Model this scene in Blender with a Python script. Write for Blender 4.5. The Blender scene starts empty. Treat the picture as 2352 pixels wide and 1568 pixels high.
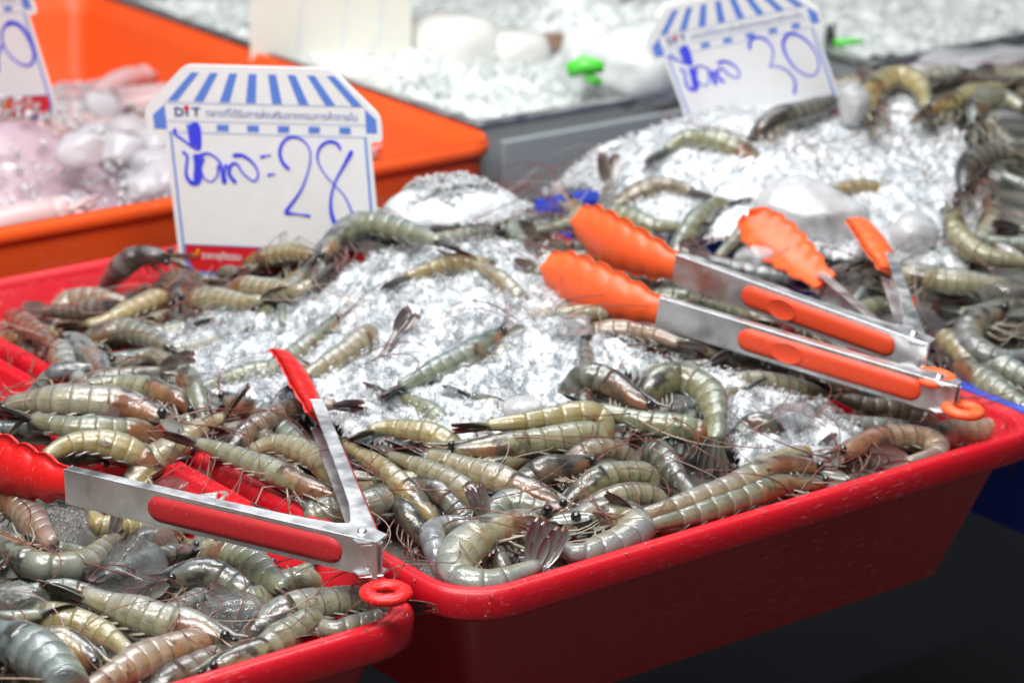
import bpy, bmesh, math, random
import numpy as np
from mathutils import Vector, Matrix
random.seed(7); rng = np.random.default_rng(7)
sc = bpy.context.scene
# ------------------------------------------------------------------ camera
# metres; z = 0 is the rim plane of the red trays, x runs along their front edge, y to the back
F_PX, PITCH, ROLL, YAW = 6421.85, .33176217, .0278528, .89305797
CAM = np.array([-.874954, -1.122795, .64])
f_ = np.array([math.cos(YAW)*math.cos(PITCH), math.sin(YAW)*math.cos(PITCH), -math.sin(PITCH)])
r_ = np.array([math.sin(YAW), -math.cos(YAW), 0.]); u_ = np.cross(r_, f_)
cR = r_*math.cos(ROLL)+u_*math.sin(ROLL); cU = -r_*math.sin(ROLL)+u_*math.cos(ROLL); cB = -f_
cam_d = bpy.data.cameras.new('camera'); cam = bpy.data.objects.new('camera', cam_d)
sc.collection.objects.link(cam); sc.camera = cam
M = Matrix.Identity(4)
for i in range(3):
    M[i][0], M[i][1], M[i][2], M[i][3] = cR[i], cU[i], cB[i], CAM[i]
cam.matrix_world = M
cam_d.sensor_width = 36; cam_d.lens = F_PX/2352*36
cam_d.clip_start = .05; cam_d.clip_end = 100
cam_d.dof.use_dof = True; cam_d.dof.focus_distance = 1.60; cam_d.dof.aperture_fstop = 8.2
# ------------------------------------------------------------------ world, lamps, exposure
w = bpy.data.worlds.new('World'); sc.world = w; w.use_nodes = True
bg = w.node_tree.nodes['Background']; bg.inputs[0].default_value = (.80, .88, 1, 1); bg.inputs[1].default_value = .055
def lamp(name, loc, tgt, sx, sy, power, col):
    d = bpy.data.lights.new(name, 'AREA'); d.shape = 'RECTANGLE'; d.size = sx; d.size_y = sy
    d.energy = power; d.color = col
    o = bpy.data.objects.new(name, d); sc.collection.objects.link(o); o.location = loc
    o.rotation_euler = (Vector(tgt)-Vector(loc)).to_track_quat('-Z', 'Y').to_euler()
lamp('stall_lamp', (-.65, -.32, 1.5), (-.1, .20, 0), 1.5, .55, 29, (1, .985, .96))
lamp('stall_lamp', (.40, .75, 1.5), (.40, .6, 0), 1.2, .6, 8.5, (.97, .985, 1))
lamp('stall_lamp', (-.1, .45, 1.42), (-.1, .4, 0), 1.0, .03, 5.5, (1, 1, 1))
lamp('stall_lamp', (.62, .30, 1.45), (.5, .3, 0), .03, 1.0, 5, (1, 1, 1))
sc.view_settings.view_transform = 'Standard'; sc.view_settings.look = 'None'
sc.view_settings.exposure = .66; sc.view_settings.gamma = 1
try:
    sc.cycles.use_denoising = True; sc.cycles.denoiser = 'OPENIMAGEDENOISE'
    sc.cycles.max_bounces = 8; sc.cycles.transmission_bounces = 6; sc.cycles.transparent_max_bounces = 8
    sc.cycles.caustics_reflective = False; sc.cycles.caustics_refractive = False
    sc.cycles.sample_clamp_indirect = 8
except Exception: pass
# ------------------------------------------------------------------ helpers
C = sc.collection
def obj(name, verts, faces, mat=None, parent=None, smooth=True, uvs=None, uv2=None, color=None, kind=None):
    me = bpy.data.meshes.new(name)
    me.from_pydata([tuple(map(float, v)) for v in verts] if not isinstance(verts, np.ndarray) else verts.tolist(), [], faces)
    if uvs is not None:
        l = me.uv_layers.new(name='UVMap')
        vi = np.empty(len(me.loops), dtype=np.int32); me.loops.foreach_get('vertex_index', vi)
        l.data.foreach_set('uv', np.asarray(uvs, dtype=np.float32)[vi].ravel())
    if smooth: me.polygons.foreach_set('use_smooth', [True]*len(me.polygons))
    if mat: me.materials.append(mat)
    o = bpy.data.objects.new(name, me); C.objects.link(o)
    if parent is not None: o.parent = parent
    if color is not None: o.color = color
    if kind: o['kind'] = kind
    return o
def tag(o, label=None, cat=None, group=None, kind=None):
    if label: o['label'] = label
    if cat: o['category'] = cat
    if group: o['group'] = group
    if kind: o['kind'] = kind
    return o
def thing(name, label, cat, loc=(0, 0, 0), group=None):
    o = bpy.data.objects.new(name, None); C.objects.link(o); o.empty_display_size = .02
    o.location = [float(c) for c in loc]; return tag(o, label, cat, group)
def ray(px, py):
    d = cR*(px-1176)/F_PX - cU*(py-784)/F_PX + f_; return d/np.linalg.norm(d)
def at(px, py, z=0.):
    d = ray(px, py); return CAM + d*((z-CAM[2])/d[2])
def norm(v):
    v = np.asarray(v, float); return v/(np.linalg.norm(v, axis=-1, keepdims=True)+1e-12)
def tube_arrays(P, r, n=6, closed=False):
    P = np.asarray(P, float); m = len(P); r = np.broadcast_to(np.asarray(r, float), (m,))
    T = norm(np.roll(P, -1, 0)-np.roll(P, 1, 0)) if closed else norm(np.gradient(P, axis=0))
    ref = np.array([0, 0, 1.]) if abs(T[0][2]) < .9 else np.array([1., 0, 0])
    A = norm(np.cross(T[0], ref)); As = []
    for i in range(m):
        A = norm(A-T[i]*np.dot(A, T[i])); As.append(A)
    As = np.array(As); B = np.cross(T, As)
    a = np.linspace(0, 2*np.pi, n, endpoint=False)
    V = P[:, None]+r[:, None, None]*(np.cos(a)[None, :, None]*As[:, None]+np.sin(a)[None, :, None]*B[:, None])
    V = V.reshape(-1, 3); Fc = []
    for i in range(m if closed else m-1):
        j = (i+1) % m
        for k in range(n):
            k2 = (k+1) % n; Fc.append((i*n+k, i*n+k2, j*n+k2, j*n+k))
    if not closed: Fc += [tuple(range(n))[::-1], tuple((m-1)*n+k for k in range(n))]
    return V, Fc
class MB:                                   # collects several shapes into one mesh
    def __init__(s): s.V = []; s.F = []; s.U = []; s.n = 0
    def add(s, V, F, U=None):
        V = np.asarray(V, float); s.V.append(V); s.F += [tuple(i+s.n for i in f) for f in F]
        s.U.append(np.zeros((len(V), 2)) if U is None else np.asarray(U, float)); s.n += len(V)
    def box(s, c, h, R=np.eye(3)):
        c = np.asarray(c, float); q = np.array([[x, y, z] for z in (-1, 1) for y in (-1, 1) for x in (-1, 1)])*h
        s.add(c+q@np.asarray(R).T, [(0, 2, 3, 1), (4, 5, 7, 6), (0, 1, 5, 4), (2, 6, 7, 3), (0, 4, 6, 2), (1, 3, 7, 5)])
    def build(s, name, mat, parent=None, smooth=True, **k):
        return obj(name, np.vstack(s.V), s.F, mat, parent, smooth, np.vstack(s.U), **k)
def bevel(o, w, seg=2):
    m = o.modifiers.new('bevel', 'BEVEL'); m.width = w; m.segments = seg; m.limit_method = 'ANGLE'; m.angle_limit = .6
# ------------------------------------------------------------------ materials
class N:
    def __init__(s, name):
        s.m = bpy.data.materials.new(name); s.m.use_nodes = True; s.t = s.m.node_tree
        s.p = s.t.nodes['Principled BSDF']; s.out = s.t.nodes['Material Output']
    def n(s, typ, **k):
        o = s.t.nodes.new(typ)
        for a, b in k.items():
            if a.startswith('i_'):
                o.inputs[int(a[2:]) if a[2:].isdigit() else a[2:]].default_value = b
            else: setattr(o, a, b)
        return o
    def l(s, a, b): s.t.links.new(a, b)
    def set(s, **k):
        for a, b in k.items(): s.p.inputs[a.replace('_', ' ')].default_value = b
    def noise(s, scale, detail=3, rough=.5, coord='Object'):
        tc = s.n('ShaderNodeTexCoord'); o = s.n('ShaderNodeTexNoise'); o.inputs['Scale'].default_value = scale
        o.inputs['Detail'].default_value = detail; o.inputs['Roughness'].default_value = rough
        s.l(tc.outputs[coord], o.inputs['Vector']); return o
    def ramp(s, src, stops):
        r = s.n('ShaderNodeValToRGB'); e = r.color_ramp.elements
        while len(e) < len(stops): e.new(.5)
        for i, (p, c) in enumerate(stops):
            e[i].position = p; e[i].color = (c, c, c, 1) if isinstance(c, (int, float)) else (*c, 1)
        s.l(src, r.inputs[0]); return r.outputs[0]
    def mix(s, fac, a, b, mode='MIX'):
        o = s.n('ShaderNodeMix', data_type='RGBA', blend_type=mode)
        for sock, v in ((o.inputs[0], fac), (o.inputs[6], a), (o.inputs[7], b)):
            if isinstance(v, (int, float)): sock.default_value = v
            elif isinstance(v, tuple): sock.default_value = (*v, 1)
            else: s.l(v, sock)
        return o.outputs[2]
    def math(s, op, a, b=0., clamp=False):
        o = s.n('ShaderNodeMath', operation=op); o.use_clamp = clamp
        for sock, v in ((o.inputs[0], a), (o.inputs[1], b)):
            if isinstance(v, (int, float)): sock.default_value = v
            else: s.l(v, sock)
        return o.outputs[0]
    def bump(s, h, strength, dist):
        b = s.n('ShaderNodeBump'); b.inputs['Strength'].default_value = strength; b.inputs['Distance'].default_value = dist
        s.l(h, b.inputs['Height']); s.l(b.outputs[0], s.p.inputs['Normal']); return b
def flat(name, col, rough=.5, coat=0., sub=0., **k):
    a = N(name); a.set(Base_Color=(*col, 1), Roughness=rough, Coat_Weight=coat, Coat_Roughness=.05)
    n = a.noise(90, 3); a.l(a.mix(a.math('MULTIPLY', n.outputs[0], .35), col, tuple(c*.7 for c in col)), a.p.inputs['Base Color'])
    if sub: a.set(Subsurface_Weight=sub, Subsurface_Scale=.004)
    return a.m
def plastic(name, col, rough=.35, sub=.1, scuff=.25, bump=.15):
    a = N(name); n1 = a.noise(9, 5, .6); n2 = a.noise(260, 3, .6)
    dark = tuple(c*.72 for c in col); lite = tuple(min(1, c*.7+.28) for c in col)
    tc = a.n('ShaderNodeTexCoord'); mp = a.n('ShaderNodeMapping'); mp.inputs['Scale'].default_value = (90, 900, 500); mp.inputs['Rotation'].default_value = (0, 0, .3); a.l(tc.outputs['Object'], mp.inputs[0])
    ns = a.n('ShaderNodeTexNoise'); ns.inputs['Scale'].default_value = 1.; ns.inputs['Detail'].default_value = 3; a.l(mp.outputs[0], ns.inputs[0])
    c0 = a.mix(a.math('MULTIPLY', n1.outputs[0], .5), col, dark)
    scr = a.math('MULTIPLY', a.ramp(ns.outputs[0], [(.60, 0.), (.70, .55)]), a.ramp(n1.outputs[0], [(.42, 0.), (.6, 1.)]))
    a.l(a.mix(scr, c0, lite), a.p.inputs['Base Color'])
    a.l(a.ramp(n1.outputs[0], [(.3, rough), (.7, min(1, rough+scuff))]), a.p.inputs['Roughness'])
    a.set(Subsurface_Weight=sub, Subsurface_Scale=.004); a.p.inputs['Subsurface Radius'].default_value = (1, .3, .2)
    a.bump(n2.outputs[0], bump, .0004); return a.m
M_RED = plastic('red_plastic', (.55, .006, .016), .3)
M_ORANGE = plastic('orange_plastic', (.95, .115, .016), .4)
M_BLUE = plastic('blue_plastic', (.012, .045, .42), .35)
M_SILRED = plastic('red_silicone', (.75, .012, .012), .32, .15, .1, .05)
M_PADRED = plastic('red_grip_silicone', (.52, .018, .024), .5, .1, .1, .1)
M_SILOR = plastic('orange_silicone', (1., .145, .035), .38, .5, .1, .05)
M_PADOR = plastic('orange_grip_silicone', (.80, .075, .022), .45, .1, .1, .1)
def steel(name, col=(.62, .63, .64), rough=.25, spots=.5):
    a = N(name); n1 = a.noise(420, 4, .65); n2 = a.noise(60, 3)
    a.l(a.mix(a.ramp(n1.outputs[0], [(.5, 0.), (.68, spots)]), col, tuple(min(1, c*1.25) for c in col)), a.p.inputs['Base Color'])
    a.l(a.ramp(n2.outputs[0], [(.3, rough*.8), (.7, rough*1.6)]), a.p.inputs['Roughness'])
    a.set(Metallic=1.); a.bump(n1.outputs[0], .25, .0003); return a.m
M_STEEL = steel('brushed_steel', (.72, .73, .74), .36); M_BIN = flat('dull_steel', (.32, .35, .365), .35); M_BIN.node_tree.nodes['Principled BSDF'].inputs['Metallic'].default_value = .0
def ice(name, col=(.93, .95, .97), trans=.2, rough=.14, clear=0., coat=.6, cloud=0., sss=.15):
    a = N(name); n = a.noise(380, 3); n2 = a.noise(70, 4, .6)
    a.set(Roughness=rough, IOR=1.31, Transmission_Weight=trans, Coat_Weight=coat, Coat_Roughness=.04, Subsurface_Weight=sss if trans < .5 else 0., Subsurface_Scale=.008)
    a.p.inputs['Subsurface Radius'].default_value = (.8, .9, 1.)
    a.l(a.mix(a.ramp(n2.outputs[0], [(.35, 0.), (.65, 1.)]), tuple(c*(1-cloud) for c in col), col), a.p.inputs['Base Color'])
    b = a.bump(a.math('ADD', n.outputs[0], a.math('MULTIPLY', n2.outputs[0], 2.)), .4, .0012)
    if clear:
        tr = a.n('ShaderNodeBsdfTransparent'); tr.inputs[0].default_value = (.95, .97, .98, 1)
        mx = a.n('ShaderNodeMixShader'); mx.inputs[0].default_value = clear
        a.l(a.p.outputs[0], mx.inputs[1]); a.l(tr.outputs[0], mx.inputs[2]); a.l(mx.outputs[0], a.out.inputs[0])
    return a.m
M_ICE = ice('crushed_ice', (.88, .90, .92), .40, .12, .18, 1., .03)
M_ICEFAR = ice('crushed_ice_far', (.72, .76, .745), .0, .3, 0., .5, .12)
M_CLEAR = ice('clear_ice', (.99, .99, 1.), .92, .02, .46, 1.)
M_CLOUDY = ice('cloudy_ice', (.86, .86, .875), .35, .26, .26, .7, .25, .5)
a = N('ice_bed'); n = a.noise(420, 6, .75); n2 = a.noise(55, 4)
c = a.mix(a.ramp(n2.outputs[0], [(.38, 0.), (.62, 1.)]), (.44, .48, .51), (.79, .815, .835))
a.l(c, a.p.inputs['Base Color'])
a.set(Roughness=.22, Coat_Weight=.9, Coat_Roughness=.03, Subsurface_Weight=.7, Subsurface_Scale=.012)
a.p.inputs['Subsurface Radius'].default_value = (.85, .95, 1.)
a.bump(n.outputs[0], .22, .0012); M_BED = a.m
a = N('gap_shade'); a.set(Base_Color=(.24, .235, .21, 1), Roughness=.08, Coat_Weight=1.); n = a.noise(120, 3)  # dull tone stands for the shade in the gaps between shrimp
a.bump(n.outputs[0], .5, .003); M_GAP = a.m
def shell_mat(name, head=False):
    a = N(name)
    uv = a.n('ShaderNodeUVMap'); uv.uv_map = 'UVMap'; sx = a.n('ShaderNodeSeparateXYZ'); a.l(uv.outputs[0], sx.inputs[0])
    U, V = sx.outputs[0], sx.outputs[1]
    oi = a.n('ShaderNodeObjectInfo'); tint = oi.outputs['Color']
    nz = a.noise(170, 4, .6); nf = a.noise(1500, 2, .6); nb = a.noise(70, 3, .55)
    ven = a.ramp(V, [(.22, 0.), (.50, .9), (.75, 1.)])
    warm = a.mix(1., tint, (1.42, 1.16, .72), 'MULTIPLY')
    c = a.mix(ven, tint, warm)
    c = a.mix(a.ramp(nz.outputs[0], [(.40, 0.), (.72, .55)]), c, a.mix(1., tint, (.55, .62, .60), 'MULTIPLY'))
    if not head:
        band = a.ramp(U, [(.0, .04), (.14, 0.), (.36, 0.), (.66, .22), (.90, .20), (.97, .04)])
        c = a.mix(band, c, (.42, .435, .38))
        edge = a.ramp(U, [(.965, 0.), (.985, .16)])
        c = a.mix(edge, c, (.10, .085, .05))
        ln = a.math('MULTIPLY', a.ramp(V, [(.580, 0.), (.590, .7), (.600, .7), (.612, 0.)]),
                    a.ramp(U, [(.12, 0.), (.2, .6), (.62, .6), (.72, 0.)]))
        c = a.mix(ln, c, (.06, .03, .012))
    else:
        c = a.mix(a.ramp(nb.outputs[0], [(.46, 0.), (.56, .9)]), c, (.030, .026, .024))
        nk = a.noise(45, 2); c = a.mix(a.math('MULTIPLY', a.ramp(nk.outputs[0], [(.45, 0.), (.6, .8)]), a.ramp(V, [(.2, 0.), (.5, 1.)])), c, (.24, .095, .04))
    c = a.mix(a.ramp(nf.outputs[0], [(.60, 0.), (.68, .45)]), c, (.05, .05, .035))
    a.l(c, a.p.inputs['Base Color'])
    a.set(Roughness=.32, Subsurface_Weight=.6, Subsurface_Scale=.007, Coat_Weight=1., Coat_Roughness=.018, Coat_IOR=1.45)
    a.p.inputs['Subsurface Radius'].default_value = (1., .9, .65)
    bn = a.n('ShaderNodeBump'); bn.inputs['Strength'].default_value = .55; bn.inputs['Distance'].default_value = .0012
    hb = a.math('ADD', nz.outputs[0], a.math('MULTIPLY', nf.outputs[0], .06)); a.l(hb, bn.inputs['Height'])
    a.l(bn.outputs[0], a.p.inputs['Normal'])
    nc = a.noise(95, 3, .5); bc = a.n('ShaderNodeBump'); bc.inputs['Strength'].default_value = .8; bc.inputs['Distance'].default_value = .0022
    a.l(nc.outputs[0], bc.inputs['Height']); a.l(bc.outputs[0], a.p.inputs['Coat Normal'])
    return a.m
M_SHELL = shell_mat('shrimp_shell'); M_HEAD = shell_mat('shrimp_head_shell', True)
a = N('shrimp_tail'); uv = a.n('ShaderNodeUVMap'); uv.uv_map = 'UVMap'; sx = a.n('ShaderNodeSeparateXYZ'); a.l(uv.outputs[0], sx.inputs[0])
oi = a.n('ShaderNodeObjectInfo')
c = a.mix(a.ramp(sx.outputs[0], [(.1, 0.), (.7, .9)]), oi.outputs['Color'], (.085, .06, .06))
c = a.mix(a.ramp(sx.outputs[0], [(.93, 0.), (.99, .9)]), c, (.24, .05, .03))
wv = a.n('ShaderNodeMath', operation='SINE'); a.l(a.math('MULTIPLY', sx.outputs[1], 38.), wv.inputs[0])
c = a.mix(a.math('MULTIPLY', wv.outputs[0], .10, True), c, (.30, .24, .14))
a.l(c, a.p.inputs['Base Color']); a.set(Roughness=.3, Coat_Weight=1., Coat_Roughness=.06, Subsurface_Weight=.15, Subsurface_Scale=.002)
a.bump(wv.outputs[0], .15, .0003); M_TAIL = a.m
M_EYE = flat('shrimp_eye', (.012, .012, .014), .15, 1.)
M_ANT = flat('antenna', (.16, .045, .030), .4, .3)
M_ANT2 = flat('pale_antenna', (.38, .27, .22), .4, .3)
M_LEG = flat('shrimp_leg', (.34, .32, .25), .35, .5, .3)
M_LEGB = flat('shrimp_leg_brown', (.17, .10, .08), .35, .5, .3)
M_SCALE = flat('antennal_scale', (.19, .20, .175), .3, 1., .3)
# ------------------------------------------------------------------ pile surface heights (thin plate spline)
class TPS:
    def __init__(s, pts):
        p = np.array(pts, float); s.P = p[:, :2]; n = len(p)
        K = s.k(s.P, s.P)+np.eye(n)*2e-4; A = np.zeros((n+3, n+3)); A[:n, :n] = K
        A[:n, n] = 1; A[:n, n+1:] = s.P; A[n, :n] = 1; A[n+1:, :n] = s.P.T
        s.w = np.linalg.solve(A, np.r_[p[:, 2], 0, 0, 0])
    def k(s, a, b):
        r2 = ((a[:, None]-b[None])**2).sum(-1); return r2*np.log(r2+1e-12)
    def __call__(s, xy):
        xy = np.atleast_2d(xy); n = len(s.P)
        return s.k(xy, s.P)@s.w[:n]+s.w[n]+xy@s.w[n+1:]
H_main = TPS([(.03, .03, -.014), (.12, .02, -.008), (.2, .02, -.006), (.3, .02, -.008), (.4, .03, -.014), (.45, .03, -.018),
  (.02, .12, -.004), (.02, .25, .008), (.02, .36, .010), (.02, .47, -.004), (.02, .6, -.030), (.1, .62, -.022), (.2, .62, -.014), (.3, .62, -.012), (.4, .62, .0), (.46, .62, .0),
  (.1, .1, .004), (.1, .2, .016), (.1, .3, .018), (.1, .4, .006), (.1, .5, .000), (.18, .52, .006),
  (.2, .1, .010), (.2, .2, .028), (.2, .3, .036), (.2, .4, .04), (.24, .5, .036), (.3, .1, .014), (.3, .2, .034), (.3, .3, .044), (.31, .44, .052),
  (.4, .1, -.002), (.4, .16, .012), (.4, .28, .038), (.4, .4, .046), (.4, .52, .03), (.46, .1, -.012), (.47, .2, .012), (.47, .3, .034), (.48, .42, .050), (.48, .52, .034),
  (.52, .04, -.01), (.55, .15, .012), (.56, .28, .045), (.57, .38, .075), (.57, .46, .085), (.54, .53, .056), (.50, .56, .014), (.62, .56, .04),
  (.68, .04, .0), (.68, .2, .035), (.68, .32, .07), (.68, .42, .092), (.70, .5, .085), (.8, .1, .02), (.8, .3, .07), (.8, .44, .095), (.82, .54, .06), (.94, .1, .0), (.94, .3, .06), (.94, .45, .08), (.94, .56, .04)])
H_left = TPS([(-.045, .03, -.012), (-.09, .07, -.008), (-.12, .02, -.014), (-.25, .02, -.012), (-.4, .02, -.012), (-.05, .1, -.014), (-.045, .16, -.024), (-.045, .23, -.032), (-.05, .29, .006), (-.04, .36, .010),
  (-.045, .45, -.03), (-.045, .6, -.05), (-.12, .1, -.012), (-.12, .18, -.008), (-.12, .25, -.006), (-.14, .34, .0), (-.14, .42, -.01), (-.2, .12, 0.), (-.2, .22, .002), (-.25, .3, 0.), (-.35, .2, 0.), (-.4, .4, 0.), (-.25, .5, -.02), (-.4, .6, -.03)])
def Hm(x, y): return float(H_main([[x, y]])[0])
def H(x, y): return float((H_left if x < -.022 else H_main)([[x, y]])[0])
def surf(px, py, dz=0.):
    d = ray(px, py); t0 = (.14-CAM[2])/d[2]; t1 = (-.11-CAM[2])/d[2]
    ts = np.linspace(t0, t1, 160); P = CAM+ts[:, None]*d
    h = np.where(P[:, 0] < -.022, H_left(P[:, :2]), H_main(P[:, :2]))+dz
    g = P[:, 2]-h; i = np.argmax(g < 0)
    if g[i] >= 0: i = len(ts)-1
    k = g[i-1]/(g[i-1]-g[i]+1e-12) if i > 0 else 0
    return P[i-1]*(1-k)+P[i]*k
# ------------------------------------------------------------------ table and trays
def rrect(x0, x1, y0, y1, r, n=6):
    P = []
    for cx, cy, a0 in ((x1-r, y0+r, -90), (x1-r, y1-r, 0), (x0+r, y1-r, 90), (x0+r, y0+r, 180)):
        for k in range(n+1):
            a_ = math.radians(a0+90*k/n); P.append((cx+r*math.cos(a_), cy+r*math.sin(a_)))
    out = []
    for i in range(len(P)):                       # extra points along the sides
        a_, b_ = np.array(P[i]), np.array(P[(i+1) % len(P)]); L = np.linalg.norm(b_-a_)
        m = max(1, int(L/.05))
        for k in range(m): out.append(a_+(b_-a_)*k/m)
    return np.array(out)
def loft(prof, x0, x1, y0, y1, r, bow=.0):
    """prof: list of (inset, z) -> stacked rounded rectangles"""
    V = []; base = rrect(0, 1, 0, 1, .0001)
    rings = []
    n0 = None
    R0 = rrect(x0, x1, y0, y1, r)
    cx, cy = (x0+x1)/2, (y0+y1)/2
    Nn = []
    m = len(R0)
    T = norm(np.roll(R0, -1, 0)-np.roll(R0, 1, 0)); Nn = np.stack([T[:, 1], -T[:, 0]], 1)   # outward
    for ins, z in prof:
        p = R0-Nn*ins if ins < r else R0.copy()
        if ins >= r:
            s = rrect(x0+ins, x1-ins, y0+ins, y1-ins, .004)
            p = R0-Nn*r*.95; p = p+(np.array([cx, cy])-p)*0
            sx = ((x1-x0)/2-ins)/((x1-x0)/2-r*.95); sy = ((y1-y0)/2-ins)/((y1-y0)/2-r*.95)
            p = np.array([cx, cy])+(p-np.array([cx, cy]))*[sx, sy]
        V.append(np.c_[p, np.full(m, z)])
    F = []
    for i in range(len(prof)-1):
        for k in range(m):
            k2 = (k+1) % m; F.append((i*m+k, i*m+k2, (i+1)*m+k2, (i+1)*m+k))
    return np.vstack(V), F, m
def tray(name, label, cat, x0, x1, y0, y1, mat, zr=0., depth=.12, lip=.010, r=.035, group=None, lipdrop=.02, taper=.046, wall_in=.006):
    t = thing(name, label, cat, ((x0+x1)/2, (y0+y1)/2, zr-depth), group)
    t0 = np.array(t.location)
    z = zr
    rim = [(wall_in+.0006, z-min(.0145, lipdrop-.002)), (min(.001, wall_in), z-lipdrop*.95), (-lip+.001, z-lipdrop), (-lip, z-lipdrop+.002), (-lip-.0008, z-.006), (-lip+.001, z-.0012), (-lip+.003, z+.0006),
           (-lip*.45, z+.0004), (-lip*.35, z-.0010), (-.0012, z-.0010), (.0, z-.0002), (.0012, z-.0014), (.003, z-.006)]
    V, F, m = loft(rim, x0, x1, y0, y1, r); obj('rim', V-t0, F, mat, t)
    body = [(.003, z-.0055), (.013, z-.02), (taper, z-depth+.012), (taper+.012, z-depth+.004)]
    V, F, m = loft(body, x0, x1, y0, y1, r); F.append(tuple(range(3*m, 4*m)))
    V2, F2, _ = loft([(wall_in, z-min(.013, lipdrop-.004)), (taper-.004, z-depth+.008), (taper+.008, z-depth)], x0, x1, y0, y1, r)
    mb = MB(); mb.add(V-t0, F); F2.append(tuple(range(2*m, 3*m))); mb.add(V2-t0, [f[::-1] for f in F2]); mb.build('basin', mat, t)
    return t
ZT = -.12
t = thing('display_table', 'dark steel display table under the row of seafood trays', 'table', (.3, .8, ZT))
mb = MB(); mb.box((.4, .72, -.02), (1.9, .765, .0195)); o = mb.build('table_top', None, t, False)
a = N('table_steel'); n1 = a.noise(14, 4); a.l(a.ramp(n1.outputs[0], [(.3, (.30, .33, .33)), (.7, (.58, .60, .60))]), a.p.inputs['Base Color'])
a.set(Roughness=.5, Metallic=.3); o.data.materials.append(a.m); bevel(o, .004)
mb = MB(); mb.box((.4, -.02, -.30), (1.9, .004, .26)); mb.build('front_panel', flat('table_front', (.08, .085, .10), .5), t, False)
V = [(-4, -3, -.85), (5, -3, -.85), (5, 6, -.85), (-4, 6, -.85)]
tag(obj('floor', V, [(0, 1, 2, 3)], flat('wet_floor', (.14, .13, .13), .25)), kind='structure')

tray('red_tray', 'large red plastic tray in the centre heaped with shrimp and crushed ice', 'tray', 0, .474, 0, .641, M_RED, group='plastic seafood trays', r=.030, lipdrop=.0175)
tray('red_tray', 'red plastic tray at lower left filled with loose shrimp under the red tongs', 'tray', -.494, -.0285, .002, .641, M_RED, zr=-.001, group='plastic seafood trays')
tray('blue_tray', 'blue plastic tray on the right heaped with ice and shrimp behind the red tray', 'tray', .4975, .965, 0.005, .575, M_BLUE, zr=-.001, group='plastic seafood trays')
tray('blue_tray', 'empty blue tray nested below, its rim showing in front of the steel bin', 'tray', .4975, .965, .16, .635, M_BLUE, zr=-.018, depth=.095, r=.03, group='plastic seafood trays')
tray('orange_tray', 'deep orange plastic tray at the back left holding pink squid and ice', 'tray', -.13, .552, .677, 1.37, M_ORANGE, zr=.03, depth=.15, lip=.0045, r=.03, group='plastic seafood trays', lipdrop=.013, taper=.012, wall_in=.0004)
# ------------------------------------------------------------------ shrimp
COL = dict(grey=(.150, .172, .170), green=(.155, .178, .150), yellow=(.250, .225, .135), tan=(.200, .196, .160), blue=(.145, .178, .190), dark=(.070, .076, .076),
           brown=(.128, .108, .092), pink=(.215, .160, .140), mauve=(.125, .104, .106), pale=(.225, .240, .225))
PROF_S = np.array([-.02, .0, .04, .10, .20, .30, .37, .45, .55, .65, .75, .83, .90, 1.0])
PROF_H = np.array([.10, .30, .52, .72, .92, 1.0, 1.0, 1.02, 1.0, .92, .80, .68, .60, .44])
SP = []                                   # every spine sample, for packing and for keeping ice off shells
def spline(P, n=49):
    P = np.asarray(P, float)
    if len(P) < 3: P = np.array([P[0], (P[0]+P[-1])/2, P[-1]])
    Q = np.vstack([2*P[0]-P[1], P, 2*P[-1]-P[-2]]); out = []
    for i in range(len(P)-1):
        p0, p1, p2, p3 = Q[i:i+4]; t_ = np.linspace(0, 1, 16, endpoint=False)[:, None]
        out.append(.5*((2*p1)+(-p0+p2)*t_+(2*p0-5*p1+4*p2-p3)*t_**2+(-p0+3*p1-3*p2+p3)*t_**3))
    out = np.vstack(out+[P[-1:]]); d = np.r_[0, np.cumsum(np.linalg.norm(np.diff(out, axis=0), axis=1))]
    s = np.linspace(0, d[-1], n); return np.stack([np.interp(s, d, out[:, k]) for k in range(3)], 1), d[-1]
def blade(base, dirv, wide, nrm, L, W, cup=.15, tip=.6):
    """leaf-shaped plate, closed, 8 stations"""
    t_ = np.linspace(0, 1, 8); wd = W*np.clip(np.sin(np.pi*np.clip(t_*.86+.06, 0, 1)), 0, 1)**.7; wd[-1] *= tip
    rows = []; U = []
    for sgn in (1, -1):
        for i, tt in enumerate(t_):
            for j in (-1, 0, 1):
                rows.append(base+dirv*L*tt+wide*wd[i]*j*.5+nrm*(sgn*.00025*(1.2-tt)-cup*W*(abs(j))+.0006*math.sin(tt*3)))
                U.append((tt, .5+.5*j))
    F = []
    for q in range(2):
        for i in range(7):
            for j in range(2):
                a_ = q*24+i*3+j; f = (a_, a_+1, a_+4, a_+3); F.append(f if q else f[::-1])
    for i in range(7):
        F += [(i*3, i*3+3, 24+i*3+3, 24+i*3), (i*3+2, 24+i*3+2, 24+i*3+5, i*3+5)]
    F += [(0, 24, 25, 1), (1, 25, 26, 2), (21, 22, 46, 45), (22, 23, 47, 46)]
    return np.array(rows), F, np.array(U)
CNT = [0]
def px_of(P_):
    v = np.asarray(P_, float)-CAM; z = v@f_; return 1176+F_PX*(v@cR)/z, 784-F_PX*(v@cU)/z
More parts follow.
